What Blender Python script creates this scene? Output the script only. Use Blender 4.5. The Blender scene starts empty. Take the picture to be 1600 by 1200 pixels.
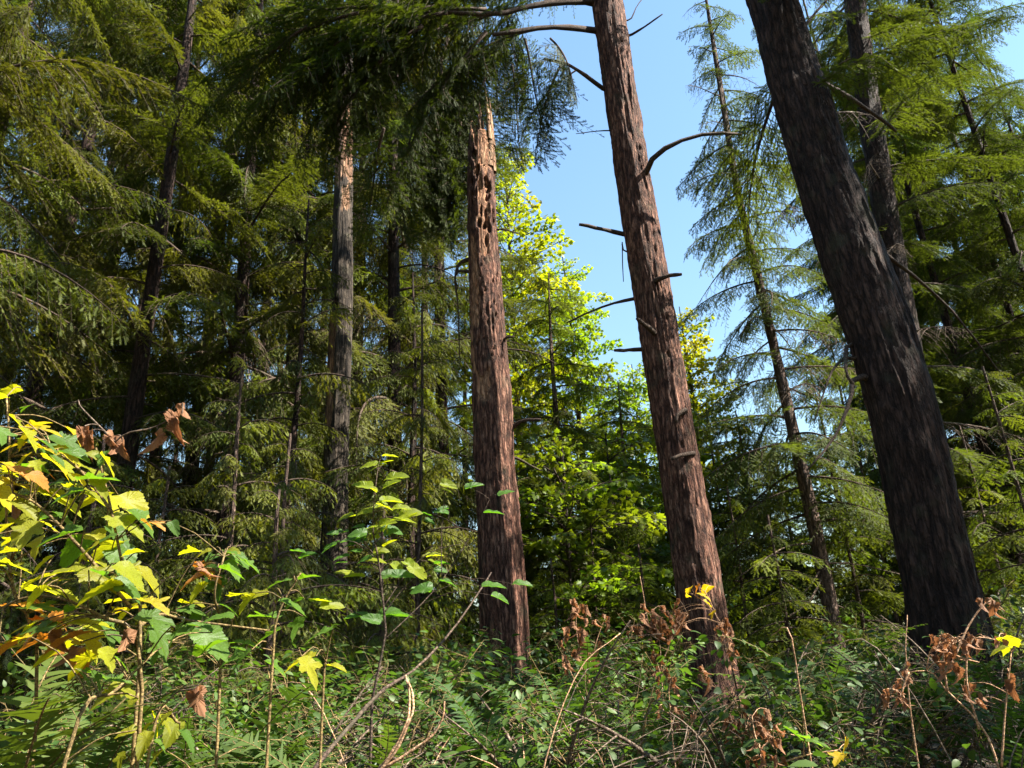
import bpy, math, random
import numpy as np

# ------------------------------------------------------------------ camera, sky, sun, exposure
SC = bpy.context.scene
COL = SC.collection
PITCH, ROLL, FPX = math.radians(22.3), math.radians(3.0), 1199.0
EYE = np.array([0.0, 0.0, 1.5])
_f = np.array([0, math.cos(PITCH), math.sin(PITCH)])
_r0 = np.array([1.0, 0, 0]); _u0 = np.array([0, -math.sin(PITCH), math.cos(PITCH)])
_u = _u0*math.cos(ROLL) + _r0*math.sin(ROLL)
_r = _r0*math.cos(ROLL) - _u0*math.sin(ROLL)
from mathutils import Matrix, Vector
cam_d = bpy.data.cameras.new('camera'); cam = bpy.data.objects.new('camera', cam_d); COL.objects.link(cam)
cam_d.sensor_width = 36; cam_d.lens = 36*FPX/1600; cam_d.clip_start = 0.05; cam_d.clip_end = 2000
cam.matrix_world = Matrix(((_r[0], _u[0], -_f[0], EYE[0]), (_r[1], _u[1], -_f[1], EYE[1]), (_r[2], _u[2], -_f[2], EYE[2]), (0, 0, 0, 1)))
SC.camera = cam

SUN_EL, SUN_AZ = math.radians(47), math.radians(103)      # azimuth clockwise from +Y (the way the camera looks)
world = bpy.data.worlds.new('World'); SC.world = world; world.use_nodes = True
wn = world.node_tree.nodes; wl = world.node_tree.links
sky = wn.new('ShaderNodeTexSky'); sky.sky_type = 'NISHITA'; sky.sun_disc = False
sky.sun_elevation = SUN_EL; sky.sun_rotation = SUN_AZ; sky.air_density = 2.0; sky.dust_density = 0.0; sky.ozone_density = 6.0
bg = wn['Background']; bg.inputs['Strength'].default_value = 0.057
wl.new(sky.outputs[0], bg.inputs['Color'])
sun_d = bpy.data.lights.new('sun', 'SUN'); sun_d.energy = 5.0; sun_d.angle = math.radians(0.55); sun_d.color = (1.0, 0.93, 0.82)
sun = bpy.data.objects.new('sun', sun_d); COL.objects.link(sun)
tosun = Vector((math.sin(SUN_AZ)*math.cos(SUN_EL), math.cos(SUN_AZ)*math.cos(SUN_EL), math.sin(SUN_EL)))
sun.rotation_euler = tosun.to_track_quat('Z', 'Y').to_euler()
vs = SC.view_settings; vs.view_transform = 'Standard'; vs.look = 'None'; vs.gamma = 1; vs.exposure = 2.3; vs.use_curve_mapping = False
SC.render.engine = 'CYCLES'
cy = SC.cycles; cy.max_bounces = 4; cy.diffuse_bounces = 3; cy.glossy_bounces = 1; cy.transmission_bounces = 3; cy.transparent_max_bounces = 4
cy.use_denoising = True; cy.sample_clamp_indirect = 6; cy.caustics_reflective = False; cy.caustics_refractive = False

def ray(px, py): return _f*FPX + _r*(px-800) + _u*(600-py)
def at(px, py, Y):
    d = ray(px, py); return EYE + d*(Y/d[1])
def zc(P): return float(np.dot(np.asarray(P)-EYE, _f))
def px_m(P): return zc(P)/FPX                       # metres per photograph pixel at P
def ss(a, b, x):
    t = np.clip((x-a)/(b-a), 0, 1); return t*t*(3-2*t)

R0 = np.random.default_rng(7)

# ------------------------------------------------------------------ mesh helpers
class MB:
    def __init__(s): s.v = []; s.f3 = []; s.f4 = []; s.n = 0; s.at = []
    def add(s, v, f3=None, f4=None, m=0, a=None):
        v = np.asarray(v, float).reshape(-1, 3); s.v.append(v)
        if f3 is not None and len(f3): s.f3.append((np.asarray(f3, np.int64).reshape(-1, 3)+s.n, m))
        if f4 is not None and len(f4): s.f4.append((np.asarray(f4, np.int64).reshape(-1, 4)+s.n, m))
        s.at.append(np.zeros(len(v)) if a is None else np.asarray(a, float))
        s.n += len(v)
    def mesh(s, name, mats, smooth=True, attr=None):
        me = bpy.data.meshes.new(name)
        V = np.concatenate(s.v); me.vertices.add(len(V)); me.vertices.foreach_set('co', V.astype(np.float32).ravel())
        idx = []; st = []; mi = []; k = 0
        for arr, m in s.f3:
            idx.append(arr.ravel()); st.append(k+3*np.arange(len(arr))); k += 3*len(arr); mi.append(np.full(len(arr), m))
        for arr, m in s.f4:
            idx.append(arr.ravel()); st.append(k+4*np.arange(len(arr))); k += 4*len(arr); mi.append(np.full(len(arr), m))
        idx = np.concatenate(idx); st = np.concatenate(st); mi = np.concatenate(mi)
        me.loops.add(k); me.loops.foreach_set('vertex_index', idx.astype(np.int32))
        me.polygons.add(len(st)); me.polygons.foreach_set('loop_start', st.astype(np.int32))
        me.polygons.foreach_set('material_index', mi.astype(np.int32))
        if smooth: me.polygons.foreach_set('use_smooth', np.ones(len(st), bool))
        for m in mats: me.materials.append(m)
        if attr:
            al = me.attributes.new(attr, 'FLOAT', 'POINT'); al.data.foreach_set('value', np.concatenate(s.at).astype(np.float32))
        me.update(calc_edges=True)
        return me

def nrm(a):
    a = np.asarray(a, float); return a/np.maximum(np.linalg.norm(a, axis=-1, keepdims=True), 1e-9)
def frames(X, up):
    X = nrm(X); Y = nrm(np.cross(np.broadcast_to(up, X.shape), X)); Z = np.cross(X, Y)
    return np.stack([X, Y, Z], axis=-1)             # columns = axes
def stamp(mb, tv, tf, O, R, S, m):
    """copies of a template (verts tv, tris tf) at O with rotation R, scale S"""
    O = np.asarray(O); k = len(O)
    if k == 0: return
    S = np.asarray(S)
    S = S[:, None]*np.ones(3) if S.ndim == 1 else S
    v = np.einsum('kij,knj->kni', R, tv[None]*S[:, None, :]) + O[:, None, :]
    f = tf[None] + (np.arange(k)*len(tv))[:, None, None]
    mb.add(v.reshape(-1, 3), f3=f.reshape(-1, 3), m=m)
def tube(mb, P, rad, sides=5, m=0, cap=True):
    P = np.asarray(P, float); n = len(P); rad = np.broadcast_to(np.asarray(rad, float), (n,))
    T = np.gradient(P, axis=0); T = nrm(T)
    up = np.array([0.31, 0.17, 0.93]) if abs(T[0][2]) < 0.8 else np.array([0.95, 0.2, 0.1])
    F = frames(T, up)
    a = np.linspace(0, 2*math.pi, sides, endpoint=False)
    ring = F[:, None, :, 1]*np.cos(a)[None, :, None] + F[:, None, :, 2]*np.sin(a)[None, :, None]
    V = P[:, None, :] + ring*rad[:, None, None]
    i = np.arange(n-1)[:, None]*sides; j = np.arange(sides)[None]; j2 = (j+1) % sides
    Q = np.stack([i+j, i+j2, i+sides+j2, i+sides+j], -1).reshape(-1, 4)
    V = V.reshape(-1, 3); f3 = None
    if cap:
        V = np.vstack([V, P[-1:], P[:1]]); b = (n-1)*sides; c = n*sides
        f3 = [(b+k, b+(k+1) % sides, c) for k in range(sides)] + [((k+1) % sides, k, c+1) for k in range(sides)]
    mb.add(V, f3=f3, f4=Q, m=m)
def bez(pts, n):
    """smooth (Catmull-Rom) path through points"""
    P = np.asarray(pts, float)
    if len(P) == 2: return P[0] + (P[1]-P[0])*np.linspace(0, 1, n)[:, None]
    E = np.vstack([2*P[0]-P[1], P, 2*P[-1]-P[-2]])
    t = np.linspace(0, len(P)-1-1e-6, n); k = t.astype(int); u = (t-k)[:, None]
    a, b, c, d = E[k], E[k+1], E[k+2], E[k+3]
    return 0.5*((2*b) + (c-a)*u + (2*a-5*b+4*c-d)*u*u + (3*b-a-3*c+d)*u**3)
def vnoise(u, v, nu, seed):
    """value noise, periodic in u with nu cells (u in cells), v in cells"""
    g = np.random.default_rng(seed).random((nu, 512))
    iu = np.floor(u).astype(int); iv = np.floor(v).astype(int); fu = u-iu; fv = v-iv
    fu = fu*fu*(3-2*fu); fv = fv*fv*(3-2*fv)
    a = g[iu % nu, iv % 512]; b = g[(iu+1) % nu, iv % 512]; c = g[iu % nu, (iv+1) % 512]; d = g[(iu+1) % nu, (iv+1) % 512]
    return (a*(1-fu)+b*fu)*(1-fv) + (c*(1-fu)+d*fu)*fv

# ------------------------------------------------------------------ objects
ORD = 'first second third fourth fifth sixth seventh eighth ninth tenth eleventh twelfth thirteenth fourteenth fifteenth sixteenth seventeenth eighteenth nineteenth twentieth twenty-first twenty-second twenty-third twenty-fourth twenty-fifth twenty-sixth twenty-seventh twenty-eighth'.split()
def number_labels(group, words):
    """things of one group told apart by their order across the picture"""
    T = [o for o in COL.objects if o.get('group') == group]
    T.sort(key=lambda o: o.location[0]/max(o.location[1], 0.5))
    for i, o in enumerate(T): o['label'] = words % (ORD[i] if i < len(T)-1 or i == 0 else 'last')
def link(o, parent=None):
    COL.objects.link(o)
    if parent is not None: o.parent = parent
    return o
def tag(o, label=None, cat=None, group=None, kind=None):
    if label: o['label'] = label
    if cat: o['category'] = cat
    if group: o['group'] = group
    if kind: o['kind'] = kind
    return o
def empty(name, loc=(0, 0, 0), parent=None):
    o = bpy.data.objects.new(name, None); o.location = Vector(loc); o.empty_display_size = 0.1
    return link(o, parent)
def part(name, me, parent=None, mw=None):
    o = bpy.data.objects.new(name, me); link(o, parent)
    if mw is not None: o.matrix_local = mw
    return o
def M4(R, loc, s=1.0):
    S = np.asarray(s)*np.ones(3); A = np.asarray(R)*S[None, :]
    return Matrix([[*A[0], loc[0]], [*A[1], loc[1]], [*A[2], loc[2]], [0, 0, 0, 1]])

# ------------------------------------------------------------------ materials
def newmat(name):
    m = bpy.data.materials.new(name); m.use_nodes = True
    nt = m.node_tree; nt.nodes.clear(); return m, nt, nt.nodes.new, nt.links.new
def leafmat(name, c1, c2, trans, tcol, rough=0.5, spec=0.3, objcol=True, veins=False):
    m, nt, N, L = newmat(name)
    out = N('ShaderNodeOutputMaterial')
    geo = N('ShaderNodeNewGeometry'); oi = N('ShaderNodeObjectInfo')
    add = N('ShaderNodeMath'); add.operation = 'ADD'; L(geo.outputs['Random Per Island'], add.inputs[0]); L(oi.outputs['Random'], add.inputs[1])
    half = N('ShaderNodeMath'); half.operation = 'MULTIPLY'; L(add.outputs[0], half.inputs[0]); half.inputs[1].default_value = 0.5
    mix = N('ShaderNodeMix'); mix.data_type = 'RGBA'; L(half.outputs[0], mix.inputs['Factor'])
    mix.inputs['A'].default_value = (*c1, 1); mix.inputs['B'].default_value = (*c2, 1)
    col = mix.outputs['Result']
    tc = N('ShaderNodeTexCoord')
    if veins:
        nz = N('ShaderNodeTexNoise'); nz.inputs['Scale'].default_value = 28; nz.inputs['Detail'].default_value = 5; L(tc.outputs['Object'], nz.inputs['Vector'])
        cr = N('ShaderNodeValToRGB'); L(nz.outputs['Fac'], cr.inputs[0]); e = cr.color_ramp.elements
        e[0].position = 0.33; e[0].color = (0.62, 0.5, 0.32, 1); e[1].position = 0.5; e[1].color = (1, 1, 1, 1)
        mu = N('ShaderNodeMix'); mu.data_type = 'RGBA'; mu.blend_type = 'MULTIPLY'; mu.inputs['Factor'].default_value = 0.75
        L(col, mu.inputs['A']); L(cr.outputs[0], mu.inputs['B']); col = mu.outputs['Result']
    if objcol:
        mo = N('ShaderNodeMix'); mo.data_type = 'RGBA'; mo.blend_type = 'MULTIPLY'; mo.inputs['Factor'].default_value = 1
        L(col, mo.inputs['A']); L(oi.outputs['Color'], mo.inputs['B']); col = mo.outputs['Result']
    p = N('ShaderNodeBsdfPrincipled'); L(col, p.inputs['Base Color']); p.inputs['Roughness'].default_value = rough
    p.inputs['Specular IOR Level'].default_value = spec
    if veins:
        bp = N('ShaderNodeBump'); bp.inputs['Strength'].default_value = 0.35; bp.inputs['Distance'].default_value = 0.004
        wv = N('ShaderNodeTexWave'); wv.inputs['Scale'].default_value = 22; wv.inputs['Distortion'].default_value = 2.5; L(tc.outputs['Object'], wv.inputs['Vector'])
        L(wv.outputs['Fac'], bp.inputs['Height']); L(bp.outputs[0], p.inputs['Normal'])
    tr = N('ShaderNodeBsdfTranslucent'); mt = N('ShaderNodeMix'); mt.data_type = 'RGBA'; mt.blend_type = 'MULTIPLY'; mt.inputs['Factor'].default_value = 1
    L(col, mt.inputs['A']); mt.inputs['B'].default_value = (*tcol, 1); L(mt.outputs['Result'], tr.inputs['Color'])
    sh = N('ShaderNodeMixShader'); sh.inputs[0].default_value = trans; L(p.outputs[0], sh.inputs[1]); L(tr.outputs[0], sh.inputs[2])
    L(sh.outputs[0], out.inputs['Surface'])
    return m
def barkmat(name, c1, c2, c3, wood=((0.26, 0.115, 0.06), (0.52, 0.30, 0.18)), fx=30, fz=4.6, bump=1.0, attr=True):
    m, nt, N, L = newmat(name)
    out = N('ShaderNodeOutputMaterial'); tc = N('ShaderNodeTexCoord')
    mp = N('ShaderNodeMapping'); mp.inputs['Scale'].default_value = (fx, fx, fz); L(tc.outputs['Object'], mp.inputs['Vector'])
    n1 = N('ShaderNodeTexNoise'); n1.inputs['Scale'].default_value = 1; n1.inputs['Detail'].default_value = 8; n1.inputs['Roughness'].default_value = 0.62
    L(mp.outputs[0], n1.inputs['Vector'])
    mp2 = N('ShaderNodeMapping'); mp2.inputs['Scale'].default_value = (fx*2.4, fx*2.4, fz*4.5); L(tc.outputs['Object'], mp2.inputs['Vector'])
    n2 = N('ShaderNodeTexNoise'); n2.inputs['Scale'].default_value = 1; n2.inputs['Detail'].default_value = 6; L(mp2.outputs[0], n2.inputs['Vector'])
    cr = N('ShaderNodeValToRGB'); L(n1.outputs['Fac'], cr.inputs[0]); e = cr.color_ramp.elements
    e[0].position = 0.34; e[0].color = (*c1, 1); e[1].position = 0.68; e[1].color = (*c3, 1)
    k = e.new(0.5); k.color = (*c2, 1)
    vm = N('ShaderNodeMapping'); vm.inputs['Scale'].default_value = (fx*0.62, fx*0.62, fz*0.9); L(tc.outputs['Object'], vm.inputs['Vector'])
    vd = N('ShaderNodeVectorMath'); vd.operation = 'MULTIPLY_ADD'; L(n2.outputs['Color'], vd.inputs[0]); vd.inputs[1].default_value = (0.9, 0.9, 0.9); L(vm.outputs[0], vd.inputs[2])
    vo = N('ShaderNodeTexVoronoi'); vo.feature = 'DISTANCE_TO_EDGE'; vo.inputs['Scale'].default_value = 1; L(vd.outputs[0], vo.inputs['Vector'])
    ve = N('ShaderNodeMapRange'); L(vo.outputs['Distance'], ve.inputs['Value']); ve.inputs['From Min'].default_value = 0.02; ve.inputs['From Max'].default_value = 0.2; ve.inputs['To Min'].default_value = 0.4; ve.inputs['To Max'].default_value = 1.15
    n3 = N('ShaderNodeTexNoise'); n3.inputs['Scale'].default_value = 1.3; n3.inputs['Detail'].default_value = 3; L(tc.outputs['Object'], n3.inputs['Vector'])
    mr = N('ShaderNodeMapRange'); L(n3.outputs['Fac'], mr.inputs['Value']); mr.inputs['From Min'].default_value = 0.35; mr.inputs['From Max'].default_value = 0.7
    mr.inputs['To Min'].default_value = 0.72; mr.inputs['To Max'].default_value = 1.2
    mu = N('ShaderNodeVectorMath'); mu.operation = 'SCALE'; L(cr.outputs[0], mu.inputs[0]); mm = N('ShaderNodeMath'); mm.operation = 'MULTIPLY'; L(mr.outputs[0], mm.inputs[0]); L(ve.outputs[0], mm.inputs[1]); L(mm.outputs[0], mu.inputs['Scale'])
    col = mu.outputs[0]
    n5 = N('ShaderNodeTexNoise'); n5.inputs['Scale'].default_value = 3.7; n5.inputs['Detail'].default_value = 7; L(tc.outputs['Object'], n5.inputs['Vector'])
    mo = N('ShaderNodeMapRange'); L(n5.outputs['Fac'], mo.inputs['Value']); mo.inputs['From Min'].default_value = 0.56; mo.inputs['From Max'].default_value = 0.72; mo.inputs['To Max'].default_value = 0.4
    mg = N('ShaderNodeMix'); mg.data_type = 'RGBA'; L(mo.outputs[0], mg.inputs['Factor']); L(col, mg.inputs['A']); mg.inputs['B'].default_value = (0.075, 0.075, 0.045, 1); col = mg.outputs['Result']
    if attr:
        at_ = N('ShaderNodeAttribute'); at_.attribute_name = 'wood'
        wc = N('ShaderNodeValToRGB'); L(n1.outputs['Fac'], wc.inputs[0]); w = wc.color_ramp.elements
        w[0].position = 0.38; w[0].color = (*wood[0], 1); w[1].position = 0.66; w[1].color = (*wood[1], 1)
        ws = N('ShaderNodeVectorMath'); ws.operation = 'SCALE'; L(wc.outputs[0], ws.inputs[0]); L(ve.outputs[0], ws.inputs['Scale'])
        mx = N('ShaderNodeMix'); mx.data_type = 'RGBA'; L(at_.outputs['Fac'], mx.inputs['Factor']); L(col, mx.inputs['A']); L(ws.outputs[0], mx.inputs['B'])
        col = mx.outputs['Result']
    ad = N('ShaderNodeMath'); ad.operation = 'MULTIPLY_ADD'; L(n2.outputs['Fac'], ad.inputs[0]); ad.inputs[1].default_value = 0.45; L(n1.outputs['Fac'], ad.inputs[2])
    bp = N('ShaderNodeBump'); bp.inputs['Strength'].default_value = bump; bp.inputs['Distance'].default_value = 0.035; ae = N('ShaderNodeMath'); ae.operation = 'MULTIPLY_ADD'; L(ve.outputs[0], ae.inputs[0]); ae.inputs[1].default_value = 0.5; L(ad.outputs[0], ae.inputs[2]); L(ae.outputs[0], bp.inputs['Height'])
    p = N('ShaderNodeBsdfPrincipled'); p.inputs['Roughness'].default_value = 0.85; p.inputs['Specular IOR Level'].default_value = 0.2
    L(col, p.inputs['Base Color']); L(bp.outputs[0], p.inputs['Normal']); L(p.outputs[0], out.inputs['Surface'])
    return m
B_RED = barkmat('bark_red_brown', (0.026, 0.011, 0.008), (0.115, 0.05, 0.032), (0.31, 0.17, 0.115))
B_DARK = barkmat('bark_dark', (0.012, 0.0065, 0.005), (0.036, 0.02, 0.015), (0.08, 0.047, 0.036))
B_GREY = barkmat('bark_grey_dead', (0.02, 0.015, 0.012), (0.06, 0.046, 0.034), (0.12, 0.095, 0.07), wood=((0.17, 0.085, 0.045), (0.42, 0.25, 0.15)), fx=34, fz=2.6)
B_THIN = barkmat('bark_young', (0.045, 0.03, 0.024), (0.13, 0.085, 0.065), (0.24, 0.165, 0.13), fx=40, fz=6, attr=False)
B_TWIG = barkmat('bark_twig', (0.03, 0.02, 0.014), (0.075, 0.05, 0.036), (0.13, 0.09, 0.066), fx=60, fz=60, bump=0.4, attr=False)
B_DEADTWIG = barkmat('bark_dead_twig', (0.07, 0.045, 0.03), (0.14, 0.10, 0.07), (0.25, 0.19, 0.145), fx=60, fz=60, bump=0.4, attr=False)
B_WOOD = barkmat('splintered_wood', (0.2, 0.09, 0.045), (0.44, 0.25, 0.14), (0.64, 0.44, 0.29), fx=60, fz=3, attr=False)
B_TAN = barkmat('dry_tan_stem', (0.3, 0.16, 0.08), (0.48, 0.28, 0.16), (0.62, 0.42, 0.27), fx=90, fz=90, bump=0.2, attr=False)
B_STEM = barkmat('green_brown_stem', (0.09, 0.06, 0.025), (0.19, 0.13, 0.05), (0.3, 0.22, 0.09), fx=120, fz=120, bump=0.2, attr=False)
F_HEM = leafmat('hemlock_needles', (0.03, 0.044, 0.012), (0.075, 0.095, 0.022), 0.38, (1.7, 1.7, 0.45), rough=0.65, spec=0.12)
F_CED = leafmat('cedar_sprays', (0.038, 0.05, 0.014), (0.095, 0.108, 0.026), 0.38, (1.7, 1.7, 0.45), rough=0.6, spec=0.2)
F_MAP = leafmat('maple_leaves', (0.11, 0.17, 0.012), (0.2, 0.22, 0.016), 0.5, (1.9, 1.9, 0.4), rough=0.45)
F_SHR = leafmat('shrub_leaves', (0.028, 0.06, 0.014), (0.07, 0.115, 0.022), 0.36, (1.6, 1.8, 0.5), rough=0.5, spec=0.3)
F_FERN = leafmat('fern_pinnae', (0.036, 0.066, 0.016), (0.08, 0.11, 0.024), 0.38, (1.6, 1.7, 0.5), rough=0.62, spec=0.15)
L_GREEN = leafmat('leaf_green', (0.06, 0.13, 0.02), (0.1, 0.18, 0.022), 0.5, (1.7, 1.8, 0.4), rough=0.4, veins=True)
L_YG = leafmat('leaf_yellow_green', (0.2, 0.25, 0.016), (0.33, 0.31, 0.018), 0.58, (1.8, 1.7, 0.4), rough=0.42, veins=True)
L_YEL = leafmat('leaf_yellow', (0.38, 0.31, 0.015), (0.5, 0.36, 0.018), 0.55, (1.5, 1.35, 0.5), rough=0.45, veins=True)
L_ORA = leafmat('leaf_orange', (0.4, 0.2, 0.02), (0.42, 0.15, 0.03), 0.45, (1.4, 1.2, 0.6), rough=0.5, veins=True)
L_DEAD = leafmat('leaf_dead_brown', (0.17, 0.075, 0.036), (0.3, 0.16, 0.085), 0.3, (1.4, 1.1, 0.8), rough=0.6, spec=0.2, veins=True)

def groundmat():
    m, nt, N, L = newmat('forest_floor')
    out = N('ShaderNodeOutputMaterial'); tc = N('ShaderNodeTexCoord')
    n = N('ShaderNodeTexNoise'); n.inputs['Scale'].default_value = 9; n.inputs['Detail'].default_value = 9; L(tc.outputs['Object'], n.inputs['Vector'])
    cr = N('ShaderNodeValToRGB'); L(n.outputs['Fac'], cr.inputs[0]); e = cr.color_ramp.elements
    e[0].position = 0.36; e[0].color = (0.022, 0.014, 0.009, 1); e[1].position = 0.66; e[1].color = (0.12, 0.075, 0.045, 1)
    k = e.new(0.52); k.color = (0.05, 0.042, 0.02, 1)
    bp = N('ShaderNodeBump'); bp.inputs['Strength'].default_value = 1; bp.inputs['Distance'].default_value = 0.08; L(n.outputs['Fac'], bp.inputs['Height'])
    p = N('ShaderNodeBsdfPrincipled'); p.inputs['Roughness'].default_value = 0.95; L(cr.outputs[0], p.inputs['Base Color']); L(bp.outputs[0], p.inputs['Normal'])
    L(p.outputs[0], out.inputs['Surface']); return m

# ------------------------------------------------------------------ ground
def gh(x, y):
    x = np.asarray(x, float); y = np.asarray(y, float)
    h = 0.75*ss(0.4, 2.4, y) + 0.3*ss(2.2, 8, y) + 0.25*ss(9, 22, y) + 0.035*np.clip(x, -12, 12)*ss(2, 9, y)
    h = h + 0.10*np.sin(x*0.9+1.3)*np.sin(y*0.7+0.4) + 0.05*np.sin(x*2.3+y*1.7)
    return h*ss(-6, 1, y)
def make_ground():
    def axis(a, b, n, p): t = np.linspace(-1, 1, n); return (a+b)/2 + (b-a)/2*np.sign(t)*np.abs(t)**p
    xs = axis(-600, 600, 161, 3.4); ys = 8 + axis(-600, 600, 161, 3.4)
    X, Y = np.meshgrid(xs, ys, indexing='ij'); Z = gh(X, Y)
    V = np.stack([X, Y, Z], -1).reshape(-1, 3); n = 161
    i, j = np.meshgrid(np.arange(n-1), np.arange(n-1), indexing='ij'); a = (i*n+j).ravel()
    mb = MB(); mb.add(V, f4=np.stack([a, a+n, a+n+1, a+1], -1))
    return tag(part('ground', mb.mesh('ground', [groundmat()])), kind='structure')
make_ground()
def G(x, y): return float(gh(x, y))

# ------------------------------------------------------------------ bough library
def twig_template(pairs, h, bw, fwd, rnd):
    v = []; f = []; x = np.linspace(0.02, 0.95, pairs)
    for i, xi in enumerate(x):
        e = h*(0.55+0.45*math.sin(math.pi*min(1, 0.25+0.75*(1-i/pairs))))*(0.85+0.3*rnd.random())
        if i > pairs*0.75: e *= 0.75
        for s in (-1, 1):
            b = len(v); dz = (rnd.random()-0.5)*h*0.35
            v += [(xi-bw/2, 0, 0), (xi+bw/2, 0, 0), (xi+fwd*e*(0.8+0.4*rnd.random()), s*e, dz)]; f.append((b, b+1, b+2))
    b = len(v); v += [(0.88, -bw*0.5, 0), (0.88, bw*0.5, 0), (1.06, 0, 0)]; f.append((b, b+1, b+2))
    return np.array(v), np.array(f)
_rt = random.Random(3)
TW_HEM = [twig_template(n, h, b, 0.8, _rt) for n, h, b in ((4, 0.34, 0.24), (6, 0.24, 0.16), (9, 0.17, 0.11), (12, 0.14, 0.085))]
TW_CED = [twig_template(n, h, b, 1.3, _rt) for n, h, b in ((4, 0.28, 0.26), (6, 0.22, 0.18), (8, 0.18, 0.14), (11, 0.15, 0.1))]
TW_FAR = [twig_template(n, h, b, 0.9, _rt) for n, h, b in ((3, 0.36, 0.36), (4, 0.3, 0.3), (5, 0.26, 0.24), (6, 0.22, 0.2))]
LENS = np.array([0.05, 0.085, 0.13, 0.2])
def leaf_poly(kind):
    if kind == 'maple':
        r = [(0.10, 0), (0.0, -0.28), (0.22, -0.25), (0.30, -0.56), (0.45, -0.28), (0.62, -0.42), (0.68, -0.2), (1.0, 0)]
        o = r + [(x, -y) for x, y in r[-2:0:-1]]
        v = [(0.42, 0, 0.06)] + [(x, y, -0.12*abs(y)) for x, y in o]
    else:
        r = [(0, 0), (0.12, -0.17), (0.35, -0.27), (0.62, -0.24), (0.85, -0.12), (1.0, 0)]
        o = r + [(x, -y) for x, y in r[-2:0:-1]]
        v = [(0.45, 0, 0)] + [(x, y, 0.25*abs(y)-0.15*x*x) for x, y in o]
    n = len(o); return np.array(v), np.array([(0, 1+i, 1+(i+1) % n) for i in range(n)])
LEAF_M = leaf_poly('maple'); LEAF_O = leaf_poly('oval')

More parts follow.
